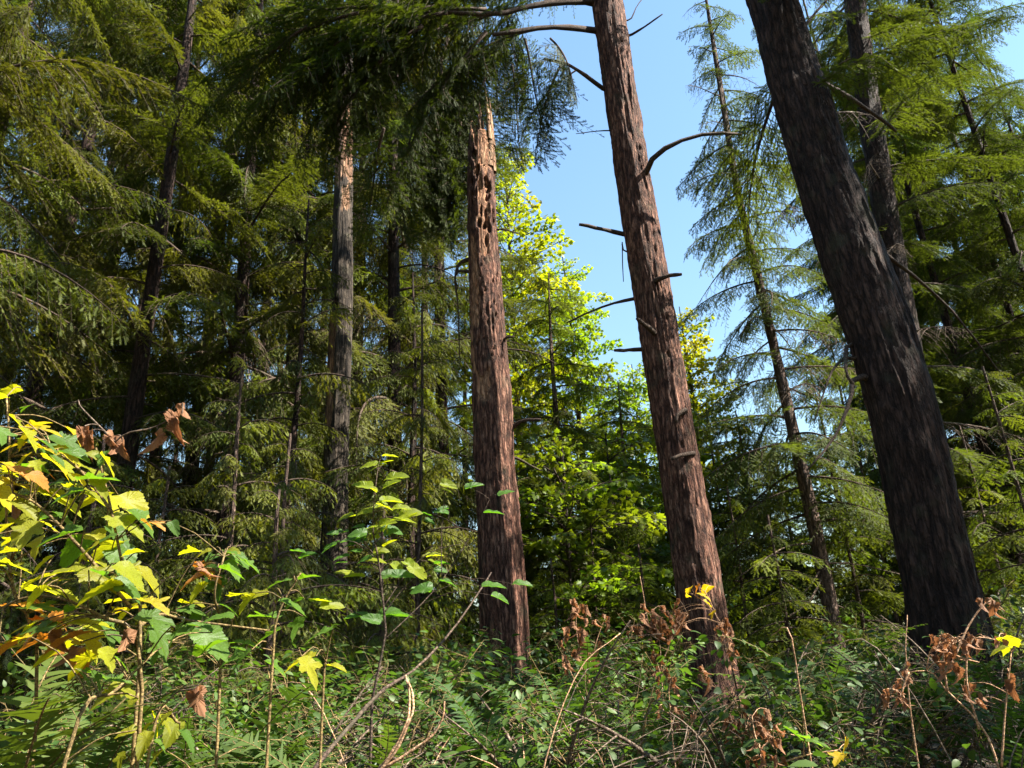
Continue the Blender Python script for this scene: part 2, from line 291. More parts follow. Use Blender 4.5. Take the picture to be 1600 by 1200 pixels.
def bough(L, seed, kind):
    g = np.random.default_rng(seed); mb = MB()
    K = dict(hem=dict(rise=0.10, droop=0.36, sp=0.042, w=0.40, a=58, d2=0.35, g=0.45, sp3=0.026, l3=0.20, up=0.25),
             ced=dict(rise=0.28, droop=0.55, sp=0.045, w=0.32, a=52, d2=0.7, g=0.8, sp3=0.024, l3=0.17, up=0.25),
             far=dict(rise=0.10, droop=0.40, sp=0.055, w=0.40, a=58, d2=0.4, g=0.45, sp3=0.04, l3=0.26, up=0.3),
             map=dict(rise=0.28, droop=0.35, sp=0.10, w=0.40, a=48, d2=-0.05, g=0.2, sp3=0.075, l3=0.12, up=0.6),
             dead=dict(rise=0.05, droop=0.35, sp=0.055, w=0.38, a=60, d2=0.5, g=0.4, sp3=0.06, l3=0.2, up=0.2))[kind]
    s = np.linspace(0, 1, 13)
    wob = 0.05*L*np.sin(s*4+g.random()*6)*s
    rise, droop = K['rise']*g.uniform(0.6, 1.4), K['droop']*g.uniform(0.75, 1.25)
    P = np.stack([L*s*(1-0.12*droop*s), wob, L*(rise*s-droop*s*s)], -1)
    r0 = 0.007+0.0075*L
    tube(mb, P, r0*(1-0.9*s)+0.0012, 5, 0)
    T = nrm(np.gradient(P, axis=0))
    t = 0.10; side = 1; O = []; X = []; UP = []; LEN = []
    while t < 0.995:
        p = np.array([np.interp(t, s, P[:, k]) for k in range(3)]); tg = nrm(np.array([np.interp(t, s, T[:, k]) for k in range(3)]))
        lat = nrm(np.cross([0, 0, 1], tg))*side
        l2 = (L*K['w']*(1-t)**0.75*(0.4+0.6*min(1, t/0.3)) + 0.07)*g.uniform(0.55, 1.2)
        a = math.radians(K['a']*(1-0.35*t)+g.uniform(-12, 12))
        d = nrm(tg*math.cos(a)+lat*math.sin(a)+np.array([0, 0, -K['d2']*g.uniform(0.3, 1.6)]))
        u = np.linspace(0, 1, 4)[:, None]
        q = p + d*l2*u + np.array([0, 0, -1])*K['g']*l2*g.uniform(0.5, 1.4)*u*u + lat*0.08*l2*g.uniform(-1, 1)*u*u
        tube(mb, q, (0.0012+0.006*l2)*(1-0.8*u[:, 0])+0.0006, 3, 0, cap=False)
        tq = nrm(np.gradient(q, axis=0))
        us = np.arange(0.06, 1.0, K['sp3']/l2); us = us + g.uniform(-0.3, 0.3, len(us))*K['sp3']/l2; us = np.clip(us, 0.03, 1)
        if len(us):
            o = np.stack([np.interp(us, u[:, 0], q[:, k]) for k in range(3)], -1)
            tt = nrm(np.stack([np.interp(us, u[:, 0], tq[:, k]) for k in range(3)], -1))
            n_ = np.array([0, 0, 1.0]) + g.normal(0, K['up'], (len(us), 3))
            l_ = nrm(np.cross(n_, tt)); sg = np.where(np.arange(len(us)) % 2, 1, -1)[:, None]
            aa = np.radians(48+g.uniform(-14, 14, len(us)))[:, None]
            dd = nrm(tt*np.cos(aa)+l_*sg*np.sin(aa)+np.array([0, 0, -0.25])*K['d2'])
            ln = K['l3']*np.clip((1.02-us), 0.0, 1)**0.6*(0.5+0.5*np.minimum(1, us/0.2))*g.uniform(0.55, 1.15, len(us))
            ln = np.minimum(ln, 0.55*l2)
            O.append(o); X.append(dd); UP.append(n_); LEN.append(np.maximum(ln, 0.03))
            O.append(o[-1:]); X.append(tt[-1:]); UP.append(n_[-1:]); LEN.append(np.array([0.08]))
        t += K['sp']/L*g.uniform(0.6, 1.4); side = -side
    O = np.concatenate(O); X = np.concatenate(X); UP = np.concatenate(UP); LEN = np.concatenate(LEN)
    F = frames(X, UP)
    if kind in ('hem', 'ced', 'far'):
        tw = dict(hem=TW_HEM, ced=TW_CED, far=TW_FAR)[kind]
        c = np.argmin(np.abs(np.log(LEN[:, None]/LENS[None])), 1)
        for k in range(4):
            q = c == k; stamp(mb, tw[k][0], tw[k][1], O[q], F[q], LEN[q], 1)
        mats = [B_TWIG, {'hem': F_HEM, 'ced': F_CED, 'far': F_HEM}[kind]]
    elif kind == 'map':
        P2 = O + X*0.06
        for o, p in list(zip(O, P2)):
            mb.add([o, o+[0, 0, 0.003], p], f3=[(0, 1, 2)], m=0)
        Xl = nrm(X + g.normal(0, 0.35, X.shape) + np.array([0, 0, -0.35])); F = frames(Xl, np.array([0, 0, 1.0])+g.normal(0, 0.45, X.shape))
        stamp(mb, *LEAF_M, P2, F, g.uniform(0.085, 0.16, len(P2)), 1)
        mats = [B_TWIG, F_MAP]
    else:
        tv = np.array([(0, -0.0016, 0), (0, 0.0016, 0), (0.5, 0.001, 0.02), (1, 0, -0.04)], float); tv[:, 1] *= 1
        k = len(O)
        S = np.stack([LEN*g.uniform(0.6, 1.6, k), np.ones(k), LEN], -1)
        stamp(mb, tv, np.array([(0, 1, 2), (0, 2, 3)]), O, F, S, 0)
        stamp(mb, tv[:, [0, 2, 1]], np.array([(0, 1, 2), (0, 2, 3)]), O, F, np.stack([S[:, 0], S[:, 0], np.ones(k)], -1), 0)
        mats = [B_DEADTWIG]
    return mb.mesh('bough_'+kind, mats, smooth=False)

LIB = {}
for kind, lens in (('hem', (0.7, 1.1, 1.1, 1.7, 1.7, 2.4, 2.4, 3.2)), ('ced', (0.8, 1.3, 1.3, 1.9, 1.9, 2.6)), ('far', (1.4, 2.2, 2.2, 3.2)),
                   ('map', (0.9, 1.4, 1.4, 2.0)), ('dead', (0.8, 1.3, 1.9))):
    LIB[kind] = [(L, bough(L, 100*len(kind)+17*i+ord(kind[0]), kind)) for i, L in enumerate(lens)]

def put_bough(parent, base, P, az, pitch, L, kind, col=(1, 1, 1), roll=0.0, name='bough', rnd=random):
    """a bough of about length L rooted at world point P, growing to azimuth az (0 = +X, ccw), raised by pitch"""
    c = sorted(LIB[kind], key=lambda k: abs(math.log(k[0]/L)+rnd.uniform(-0.15, 0.15)))[0]
    o = part(name, c[1], parent)
    m = Matrix.Rotation(az, 4, 'Z') @ Matrix.Rotation(-pitch, 4, 'Y') @ Matrix.Rotation(roll, 4, 'X')
    s = L/c[0]
    o.matrix_local = Matrix.Translation(Vector(P)-Vector(base)) @ m @ Matrix.Diagonal((s, s*rnd.choice((-1, 1))*rnd.uniform(0.85, 1.15), s, 1))
    o.color = (*col, 1)
    return o

# ------------------------------------------------------------------ trunks
def bark_trunk(path, rad, mat, seed, sides=112, step=0.045, amp=0.014, lump=0.03, holes=(), wood=(), base=None, top_cut=None, ncell=30, name='trunk', flare=0.35):
    """path: (n,3) world points from base up; rad at each; returns mesh in coords relative to base"""
    path = np.asarray(path, float); L = np.concatenate([[0], np.cumsum(np.linalg.norm(np.diff(path, axis=0), axis=1))])
    n = int(L[-1]/step)+2; s = np.linspace(0, L[-1], n)
    C = np.stack([np.interp(s, L, path[:, k]) for k in range(3)], -1)
    kk = max(3, int(0.8/step)); ker = np.ones(kk)/kk
    pad = np.pad(C, ((kk, kk), (0, 0)), mode='reflect', reflect_type='odd')
    C = np.stack([np.convolve(pad[:, k], ker, 'same') for k in range(3)], -1)[kk:-kk]
    r = np.interp(s, L, rad)
    th = np.linspace(0, 2*math.pi, sides, endpoint=False)
    TH, SS = np.meshgrid(th, s)
    u = TH/(2*math.pi)
    warp = (vnoise(u*6, SS*0.9, 6, seed+1)-0.5)*1.6 + (vnoise(u*14, SS*3.1, 14, seed+2)-0.5)*0.5
    uu = (u*ncell + warp) % ncell
    n1 = vnoise(uu, SS*1.5+TH*0, ncell, seed+3); rid = 1-np.abs(2*n1-1)
    n2 = vnoise((u*ncell*2.3+warp*2) % (int(ncell*2.3)), SS*4.5, int(ncell*2.3), seed+4)
    n3 = vnoise(u*5, SS*1.1, 5, seed+5)
    n4 = vnoise((u*ncell+warp) % ncell, SS*13, ncell, seed+6)
    W = np.zeros_like(TH); bump = amp*(rid**1.3-0.55) + amp*0.6*(n2-0.5) + amp*0.45*(n4-0.5) + lump*(n3-0.5)
    for (t0, z0, dt, dz, dep, soft) in wood:              # exposed wood: angle, height, half sizes, depth
        da = np.abs((TH-t0+math.pi) % (2*math.pi)-math.pi)
        jag = (vnoise(u*40, SS*3.0, 40, seed+8)-0.5)*0.55+(vnoise(u*16, SS*9.0, 16, seed+9)-0.5)*0.5
        q = np.maximum(da/dt, np.abs(SS-z0)/dz) + jag*soft
        w = ss(1.08, 0.9, q); W = np.maximum(W, w)
    grain = 0.006*(vnoise(u*80, SS*2, 80, seed+10)-0.5)
    bump = bump*(1-0.75*W) + W*(grain) - 0.022*W
    for (t0, z0, dt, dz, dep) in holes:
        da = (TH-t0+math.pi) % (2*math.pi)-math.pi
        q = (da/dt)**2+((SS-z0)/dz)**2
        bump -= dep*ss(1.25, 0.55, q)
        W *= 1-0.6*ss(1.3, 0.7, q)
    fl = flare*np.exp(-SS/0.35)*(0.75+0.5*vnoise(u*7, SS*0.2, 7, seed+11))
    Rr = r[:, None]*(1+fl) + bump
    if top_cut is not None:                              # ragged broken top: the wall ends at a height per angle
        cut = L[-1] - top_cut*(0.15+0.85*vnoise(u*11, SS*0, 11, seed+12))
        dz = np.where(SS > cut, cut-SS, 0)
        Rr = np.where(SS > cut, Rr*np.clip(1-(SS-cut)*1.2, 0.25, 1), Rr)
        W = np.maximum(W, ss(-0.25, 0.0, SS-cut)*0.9)
    else: dz = 0
    T = nrm(np.gradient(C, axis=0)); F = frames(T, np.array([0, 1.0, 0]))
    # F columns: X=T(up) , Y , Z ; ring in plane of Y,Z.  angle 0 = towards +x side as seen by camera
    ex = nrm(np.stack([T[:, 2], T[:, 1]*0, -T[:, 0]], -1)); ey = np.cross(T, ex)
    V = C[:, None, :] + ex[:, None, :]*(Rr*np.cos(TH))[..., None] + ey[:, None, :]*(Rr*np.sin(TH))[..., None]
    V[..., 2] += dz
    V = V.reshape(-1, 3)-np.asarray(base)
    i = np.arange(n-1)[:, None]*sides; j = np.arange(sides)[None]; j2 = (j+1) % sides
    Q = np.stack([i+j, i+j2, i+sides+j2, i+sides+j], -1).reshape(-1, 4)
    mb = MB(); topc = V[-sides:].mean(0, keepdims=True) - [[0, 0, 0.1]]
    b = (n-1)*sides; nn = n*sides
    mb.add(np.vstack([V, topc]), f4=Q, f3=[(b+k, b+(k+1) % sides, nn) for k in range(sides)], a=np.append(W.ravel(), 1.0))
    return mb.mesh(name, [mat], attr='wood')

def px_trunk(pts, Y, up=6.0, taper=0.02):
    """pts: [(px,py,width_px)] from bottom to top at depth Y -> world path, radii; extended to the ground and upward"""
    P = []; r = []
    for px, py, w in pts:
        p = at(px, py, Y); P.append(p); r.append(0.45*w*px_m(p))
    P = np.array(P); r = np.array(r)
    d0 = nrm(P[1]-P[0]); gz = G(P[0][0], P[0][1])-0.15
    if P[0][2] > gz:
        b = P[0]+d0*((gz-P[0][2])/d0[2]); P = np.vstack([b, P]); r = np.append(r[0]*1.04, r)
    if up:
        d1 = nrm(P[-1]-P[-2]); P = np.vstack([P, P[-1]+d1*up]); r = np.append(r, max(r[-1]-taper*up, 0.02))
    return P, r
def on_path(P, z):
    return np.array([np.interp(z, P[:, 2], P[:, k]) for k in range(3)])
def stub(parent, base, pts, r0, r1, name='branch_stub', mat=None, sides=7, path=None):
    mb = MB()
    if path is not None:
        c = on_path(path, pts[0][2]-0.03)
        if np.linalg.norm(c-pts[0]) < 0.5: pts = [c*0.6+pts[0]*0.4]+list(pts)
    Q = bez(pts, 9); Q = Q + R0.normal(0, r0*0.10, Q.shape)*np.linspace(0, 1, 9)[:, None]
    tube(mb, Q-np.asarray(base), np.linspace(r0, r1, 9)*(1+0.12*np.sin(np.arange(9)*2.1)+0.9*np.exp(-np.arange(9)/1.6)), sides, 0)
    return part(name, mb.mesh(name, [mat or B_TWIG]), parent)

def crown_boughs(tree, base, path, z0, z1, n, kind, Lf, seed, col=(1, 1, 1), pitch=(-0.1, 0.25), az=None, skip=None, colvar=0.25):
    rnd = random.Random(seed); cr = empty('crown', (0, 0, 0), tree); a = rnd.random()*6.28
    k = 0
    for i in range(n):
        z = z0+(z1-z0)*((i+rnd.random()*0.9)/n); p = on_path(path, z)
        a += 2.4+rnd.uniform(-0.5, 0.5); aa = a if az is None else rnd.uniform(*az)
        t = (z-z0)/(z1-z0)
        L = Lf(t)*rnd.uniform(0.5, 1.25)
        if skip and skip(p, aa, L): continue
        v = 1+colvar*rnd.uniform(-1, 1); w = 1+0.4*colvar*rnd.uniform(-1, 1)
        kd = kind if isinstance(kind, str) else rnd.choices([x[0] for x in kind], [x[1] for x in kind])[0]
        nm = 'dead_bough' if kd == 'dead' else 'bough'
        put_bough(cr, base, p, aa, rnd.uniform(*pitch), L, kd, (col[0]*v*w, col[1]*v, col[2]*v), rnd.uniform(-0.25, 0.25), nm, rnd); k += 1
    return cr

def simple_trunk(path, rad, base, mat, sides=12, n=26, seed=0):
    path = np.asarray(path, float); t = np.linspace(0, 1, len(path)); q = np.linspace(0, 1, n)
    C = np.stack([np.interp(q, t, path[:, k]) for k in range(3)], -1); r = np.interp(q, t, rad)
    C[:, :2] += 0.03*np.stack([np.sin(q*9+seed), np.cos(q*7+seed)], -1)*min(1, r[0]*8)
    g = np.random.default_rng(seed); mb = MB(); a = np.linspace(0, 2*math.pi, sides, endpoint=False)
    rr = r[:, None]*(1+0.07*g.normal(0, 1, (n, sides))); rr[0] *= 1.3
    V = C[:, None, :] + np.stack([np.cos(a)*rr, np.sin(a)*rr, 0*rr], -1)
    i = np.arange(n-1)[:, None]*sides; j = np.arange(sides)[None]; j2 = (j+1) % sides
    mb.add(V.reshape(-1, 3)-np.asarray(base), f4=np.stack([i+j, i+j2, i+sides+j2, i+sides+j], -1).reshape(-1, 4))
    return mb.mesh('trunk', [mat], attr='wood')

exec_order = []
# ================================================================== the five main trunks
def tree_root(name, P, label, cat, group=None):
    b = P[0].copy(); return tag(empty(name, b), label, cat, group), b

# --- A: great dark leaning trunk on the right
P, r = px_trunk([(1494, 1060, 132), (1476, 960, 122), (1446, 800, 112), (1410, 640, 108), (1376, 520, 104), (1333, 400, 101), (1280, 250, 92), (1206, 0, 79)], 6.4, up=9)
tA, bA = tree_root('conifer_tree', P, 'massive dark conifer trunk leaning left at the right, thickest of the trunks', 'tree')
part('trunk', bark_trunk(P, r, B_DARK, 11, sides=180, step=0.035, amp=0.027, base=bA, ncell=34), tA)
PA = P
# --- B: tall reddish trunk centre right
P, r = px_trunk([(1128, 1150, 92), (1104, 1000, 78), (1075, 800, 74), (1050, 650, 68), (1030, 520, 64), (1008, 400, 61), (985, 250, 57), (948, 0, 51)], 9.0, up=8)
tB, bB = tree_root('hemlock_tree', P, 'tall reddish brown hemlock trunk with dead branch stubs in front of open blue sky', 'tree')
knots = [(-1.3+0.25*math.sin(i*5.1), z, 0.11, 0.04, 0.03) for i, z in enumerate((1.6, 3.2, 4.4, 4.9, 7.6, 9.6))]
part('trunk', bark_trunk(P, r, B_RED, 23, sides=150, step=0.035, amp=0.024, base=bB, ncell=30, holes=knots), tB)
PB = P
# --- C: broken snag
P, r = px_trunk([(793, 1060, 84), (784, 900, 77), (776, 760, 71), (770, 660, 68), (762, 520, 59), (756, 400, 52), (752, 300, 48), (752, 215, 44), (754, 172, 40)], 10.0, up=0)
tC, bC = tree_root('broken_snag', P, 'thick dead snag with splintered broken top and woodpecker holes in its bark', 'dead tree')
PC = P; topz = P[-1][2]-bC[2]
def zrel(py, px, Y, b): return at(px, py, Y)[2]-b[2]
CH = []
_rc = random.Random(5)
for i in range(64):
    y = _rc.uniform(250, 570); big = y < 400
    CH.append((-math.pi/2+_rc.uniform(-0.75, 1.0), zrel(y, 760, 10, bC), _rc.uniform(0.05, 0.13)*(1.4 if big else 0.8), _rc.uniform(0.02, 0.05)*(2.2 if big else 0.8), _rc.uniform(0.03, 0.07)*(1.3 if big else 0.8)))
CW = [(-math.pi/2-0.75, zrel(450, 740, 10, bC), 0.34, 0.75, 0, 0.8), (-math.pi/2-1.25, zrel(520, 735, 10, bC), 0.3, 0.7, 0, 0.9), (-math.pi/2-0.45, zrel(612, 750, 10, bC), 0.4, 0.22, 0, 1.0),
      (-math.pi/2+0.2, zrel(330, 757, 10, bC), 0.42, 0.42, 0, 0.9), (-math.pi/2+0.25, zrel(215, 757, 10, bC), 0.7, 0.75, 0, 0.8), (-math.pi/2+0.1, zrel(385, 757, 10, bC), 0.28, 0.3, 0, 0.8)]
part('trunk', bark_trunk(P, r, B_RED, 37, sides=150, step=0.035, amp=0.024, base=bC, ncell=30, holes=CH, wood=CW, top_cut=1.3), tC)
for i in range(17):                                        # shards of the broken top
    a = -math.pi/2 + _rc.uniform(-1.5, 1.6); rr = r[-1]*_rc.uniform(0.45, 1.0)
    o = P[-1] + np.array([math.cos(a)*rr+0.05, math.sin(a)*rr, _rc.uniform(-1.3, -0.5)])
    h = _rc.uniform(0.5, 1.0) + (0.35 if i in (3, 4, 8) else 0)
    w = _rc.uniform(0.045, 0.09); mb = MB()
    q = np.linspace(0, 1, 7); lean = np.array([_rc.uniform(-0.03, 0.03), _rc.uniform(-0.02, 0.02), 1])
    ring = []
    for t in q:
        c = o+lean*h*t; ww = w*(1-t**1.6)+0.003; jit = _rc.uniform(-0.008, 0.008)
        tn = np.array([-math.sin(a), math.cos(a), 0]); nn = np.array([math.cos(a), math.sin(a), 0])
        ring += [c+tn*ww+nn*jit, c+nn*ww*0.45, c-tn*ww*0.9+nn*jit, c-nn*ww*0.4]
    f = [(4*k+m, 4*k+(m+1) % 4, 4*k+4+(m+1) % 4, 4*k+4+m) for k in range(6) for m in range(4)]
    mb.add(np.array(ring)-bC, f4=f); part('splinter', mb.mesh('splinter', [B_WOOD], smooth=False), tC)
# --- D: grey dead trunk on the left
P, r = px_trunk([(516, 1040, 50), (520, 900, 47), (524, 780, 44), (527, 660, 42), (532, 520, 40), (536, 400, 35), (537, 300, 32), (538, 150, 29)], 12.0, up=1.5)
tD, bD = tree_root('dead_cedar_trunk', P, 'straight grey dead trunk with sunlit top, left of the splintered snag', 'dead tree')
DW = [(-math.pi/2-0.7, zrel(585, 520, 12, bD), 0.45, 1.0, 0, 0.7), (-math.pi/2+0.3, zrel(230, 540, 12, bD), 1.6, 0.9, 0, 0.9), (-math.pi/2+0.5, zrel(315, 545, 12, bD), 0.5, 0.25, 0, 0.9)]
part('trunk', bark_trunk(P, r, B_GREY, 51, sides=110, step=0.05, amp=0.012, base=bD, ncell=24, wood=DW, holes=[(-math.pi/2-0.4, zrel(480, 525, 12, bD), 0.3, 0.1, 0.06)]), tD)
PD = P
# --- E: slender young conifer between B and A
P, r = px_trunk([(1318, 1065, 27), (1288, 900, 25), (1265, 790, 23), (1245, 700, 20), (1200, 500, 16), (1152, 300, 12), (1118, 90, 8)], 11.0, up=1.6, taper=0.012)
tE, bE = tree_root('young_hemlock_tree', P, 'slender young hemlock with drooping feathery boughs between the two leaning trunks', 'tree')
part('trunk', bark_trunk(P, r, B_THIN, 63, sides=40, step=0.06, amp=0.006, lump=0.012, base=bE, ncell=14), tE)
PE = P

# stubs and dead limbs of B (pixel polylines at depth)
def pl(pts, Y): return [at(x, y, Y+dy) for x, y, dy in pts]
for pts, a, b in (([(975, 366, 0), (940, 358, -.2), (905, 350, -.3)], .035, .022), ([(1005, 280, -.1), (1022, 245, -.4), (1060, 222, -.5), (1110, 208, -.5), (1160, 210, -.4)], .045, .018),
                  ([(1022, 440, -.2), (1040, 432, -.4), (1065, 428, -.4)], .04, .022), ([(1020, 518, -.25), (1005, 505, -.45), (995, 497, -.5)], .035, .022),
                  ([(1000, 546, 0), (980, 547, -.1), (960, 548, -.2)], .028, .02), ([(1000, 466, .1), (975, 470, .1), (940, 480, .2), (885, 505, .3)], .03, .01),
                  ([(985, 55, 0), (1010, 40, -.2), (1035, 22, -.3)], .022, .01), ([(955, 204, 0), (930, 205, -.1), (900, 209, -.1)], .012, .005),
                  ([(942, 138, 0), (915, 118, -.2), (885, 100, -.3), (850, 92, -.3)], .035, .018), ([(930, 48, 0), (890, 43, -.3), (840, 44, -.5), (770, 55, -.8)], .05, .03),
                  ([(925, 3, 0), (880, 3, -.3), (830, 10, -.5), (775, 22, -.7), (700, 20, -.9)], .055, .03), ([(985, 30, 0), (995, 10, 0), (1010, -10, .1)], .012, .006),
                  ([(975, 392, 0), (972, 380, .1), (974, 440, .1)], .012, .006), ([(1072, 640, -.25), (1058, 650, -.3), (1056, 660, -.3)], .03, .02),
                  ([(1085, 708, -.2), (1060, 712, -.4), (1050, 718, -.45)], .03, .018)):
    stub(tB, bB, pl(pts, 9.0), a, b, path=PB)
# stubs of C
for pts, a, b in (([(800, 668, 0), (815, 658, -.1), (845, 655, -.2)], .04, .018), ([(785, 540, 0), (790, 528, -.15), (803, 526, -.2)], .03, .012), ([(790, 545, .1), (830, 550, .1), (870, 568, .1)], .014, .006),
                  ([(805, 715, .1), (830, 728, .1), (845, 735, .1)], .02, .01), ([(735, 405, .1), (718, 412, .1), (712, 430, .1)], .04, .02), ([(712, 428, .1), (716, 480, .2), (718, 560, .3)], .018, .009), ([(783, 358, 0), (800, 362, -.1), (812, 366, -.1)], .014, .008),
                  ([(760, 1030, -.3), (735, 1032, -.6), (720, 1036, -.7)], .05, .04)):
    stub(tC, bC, pl(pts, 10.0), a, b, path=PC)
# --- F: narrower trunk close behind the great one
P, r = px_trunk([(1428, 600, 44), (1398, 420, 41), (1362, 200, 38), (1335, 0, 35)], 13.0, up=5)
tF, bF = tree_root('hemlock_tree', P, 'narrower dark hemlock trunk showing just right of the massive leaning trunk, upper right', 'tree')
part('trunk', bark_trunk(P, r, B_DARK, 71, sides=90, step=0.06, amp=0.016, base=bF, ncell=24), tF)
PF = P
# limbs of A
for pts, a, b in (([(1285, 130, 0), (1330, 155, .2), (1375, 185, .4), (1400, 205, .5)], .032, .016), ([(1365, 385, 0), (1400, 410, .2), (1450, 450, .4), (1500, 500, .6), (1560, 580, .8)], .024, .007),
                  ([(1335, 590, -.1), (1330, 620, -.3), (1315, 660, -.4), (1300, 690, -.4), (1260, 735, -.5)], .022, .007), ([(1325, 540, 0), (1322, 580, -.2), (1335, 605, -.2)], .02, .012),
                  ([(1322, 560, 0), (1300, 580, -.2), (1285, 620, -.3), (1272, 660, -.3)], .014, .005), ([(1252, 45, 0), (1270, 25, .1), (1300, -10, .2)], .02, .012), ([(1180, 5, 0), (1150, -15, 0), (1120, -30, 0)], .03, .02)):
    stub(tA, bA, pl(pts, 6.4), a, b, path=PA)
for pts, a, b in (([(510, 450, 0), (490, 452, -.1), (470, 450, -.2)], .03, .015), ([(555, 300, 0), (580, 292, 0), (610, 280, 0)], .012, .005), ([(548, 740, 0), (565, 728, 0), (585, 722, 0)], .02, .01)):
    stub(tD, bD, pl(pts, 12.0), a, b, path=PD)
# limbs of E
for pts, a, b in (([(1272, 850, 0), (1235, 852, -.3), (1200, 870, -.6), (1150, 905, -.8)], .016, .006), ([(1285, 900, 0), (1265, 940, -.4), (1230, 965, -.6), (1190, 1000, -.8)], .02, .007), ([(1283, 888, 0), (1262, 920, -.3), (1225, 950, -.3)], .016, .006),
                  ([(1295, 880, 0), (1340, 882, .3), (1410, 898, .5)], .014, .005), ([(1305, 945, 0), (1350, 965, .2), (1400, 1005, .3)], .014, .005)):
    stub(tE, bE, pl(pts, 11.0), a, b, path=PE, name='dead_branch', mat=B_DEADTWIG)

# ------------------------------------------------------------------ boughs of the main trees
def toward(tree, base, crown, p0, p1, Y0, Y1, L=None, kind='hem', pitch=None, col=(1, 1, 1), roll=0):
    """bough rooted at pixel p0 (depth Y0) whose tip heads for pixel p1 (depth Y1)"""
    A = at(*p0, Y0); B = at(*p1, Y1); d = B-A
    l = L or float(np.linalg.norm(d))
    return put_bough(crown, base, A, math.atan2(d[1], d[0]), (math.atan2(d[2], math.hypot(d[0], d[1]))+0.12 if pitch is None else pitch), l, kind, col, roll, 'bough', _rc)
cB = empty('crown', (0, 0, 0), tB); cA = empty('crown', (0, 0, 0), tA); cE = empty('crown', (0, 0, 0), tE)
for p0, p1, Y1 in (((840, 8), (540, 110), 8.2), ((845, 44), (600, 150), 8.4), ((760, 15), (440, 60), 7.6), ((800, 20), (640, 230), 8.6), ((700, 20), (380, 140), 7.4), ((760, 50), (580, 330), 8.8),
                   ((900, 110), (800, 200), 8.8), ((880, 95), (830, 260), 9.2), ((700, 60), (650, 330), 8.9), ((660, 40), (430, 240), 8.4), ((800, 40), (760, 200), 8.3), ((690, 90), (680, 400), 9.2), ((620, 60), (330, 200), 8.0), ((740, 100), (640, 300), 9.0),
                   ((800, -40), (520, 40), 8.0), ((780, -60), (600, 30), 8.6), ((760, -80), (420, -20), 7.8), ((560, 20), (300, 120), 8.2), ((540, 60), (360, 230), 8.6), ((720, 190), (700, 420), 9.4), ((600, 200), (560, 380), 9.2), ((860, 60), (905, 160), 8.6), ((820, 60), (860, 240), 9.6), ((800, 100), (820, 270), 11.0), ((700, 40), (500, 170), 8.0), ((680, 10), (420, 90), 7.8), ((640, 30), (520, 240), 8.7), ((600, 90), (480, 260), 8.8), ((760, 60), (700, 260), 11.3), ((740, 30), (660, 240), 11.2), ((700, 140), (660, 380), 11.3), ((660, 150), (620, 400), 11.1), ((790, 20), (820, 190), 11.0), ((620, 10), (340, 40), 7.8), ((480, 40), (300, 190), 8.4), ((680, 200), (720, 400), 11.4), ((760, 120), (690, 330), 11.5)):
    if 600 < p1[0] < 830 and p1[1] > 120: Y1 = 11.2
    toward(tB, bB, cB, p0, p1, 9.0-0.003*max(0, 925-p0[0]) if Y1 < 10 else 10.6, Y1, col=(0.7, 0.74, 0.66))
# tree E: sparse feathery boughs all the way up
rndE = random.Random(44)
for i in range(78):
    t = (i+0.5)/78; z = bE[2]+2.6+(PE[-1][2]-bE[2]-2.7)*t; p = on_path(PE, z); az = i*2.4+rndE.uniform(-.4, .4)
    L = (1.9-1.35*t)*rndE.uniform(0.75, 1.2)
    put_bough(cE, bE, p, az, rndE.uniform(-0.35, 0.05), L, 'hem' if rndE.random() < 0.9 else 'dead', (1.15, 1.15, 1.3), rndE.uniform(-.3, .3), 'bough', rndE)
# tree A: boughs high up and off to the right
rndA = random.Random(45)
for i in range(15):
    z = 7.2+i*0.6; p = on_path(PA, z); az = rndA.uniform(-1.9, 1.9)
    put_bough(cA, bA, p, az, rndA.uniform(-0.15, 0.2), rndA.uniform(1.8, 3.2), 'hem', (1, 1, 1), rndA.uniform(-.3, .3), 'bough', rndA)
cF = empty('crown', (0, 0, 0), tF)
for i in range(40):
    z = 4.0+i*0.34; p = on_path(PF, z); az = i*2.4+rndA.uniform(-.4, .4)
    put_bough(cF, bF, p, az, rndA.uniform(-0.25, 0.2), rndA.uniform(1.3, 2.8), 'hem' if i % 5 else 'dead', (1.1, 1.1, 1.0), rndA.uniform(-.3, .3), 'bough' if i % 5 else 'dead_bough', rndA)
# tree B high boughs, off frame at the top
for i in range(4):
    z = 12.5+i*0.4; p = on_path(PB, z); az = rndA.uniform(2.4, 3.7)
    put_bough(cB, bB, p, az, rndA.uniform(-0.1, 0.2), rndA.uniform(2, 3.2), 'hem', (1, 1, 1), 0, 'bough', rndA)

# ------------------------------------------------------------------ woods behind and around
def wild_tree(name, label, group, px, Y, hgt, r0, kind, z0, z1, n, Lf, seed, col=(1, 1, 1), mat=None, lean=None, py=550, pitch=(-0.15, 0.2), X=None, cat='tree', dead=0, colvar=0.28):
    rnd = random.Random(seed)
    x = at(px, py, Y)[0] if X is None else X
    b = np.array([x, Y, G(x, Y)-0.1])
    ln = lean if lean is not None else (rnd.uniform(-0.02, 0.02), rnd.uniform(-0.02, 0.02))
    path = np.array([b, b+[ln[0]*hgt*0.5, ln[1]*hgt*0.5, hgt*0.5], b+[ln[0]*hgt, ln[1]*hgt, hgt]])
    t = tag(empty(name, b), label, cat, group)
    part('trunk', simple_trunk(path, [r0, r0*0.6, 0.015], b, mat or B_DARK, seed=seed), t)
    crown_boughs(t, b, path, b[2]+z0, b[2]+z1, n, kind, Lf, seed, col, pitch, colvar=colvar)
    if dead: crown_boughs(t, b, path, b[2]+0.8, b[2]+z0+2.5, dead, 'dead', lambda q: 1.3, seed+900, (1, 1, 1), (-0.35, 0.1))
    return t
k = 0
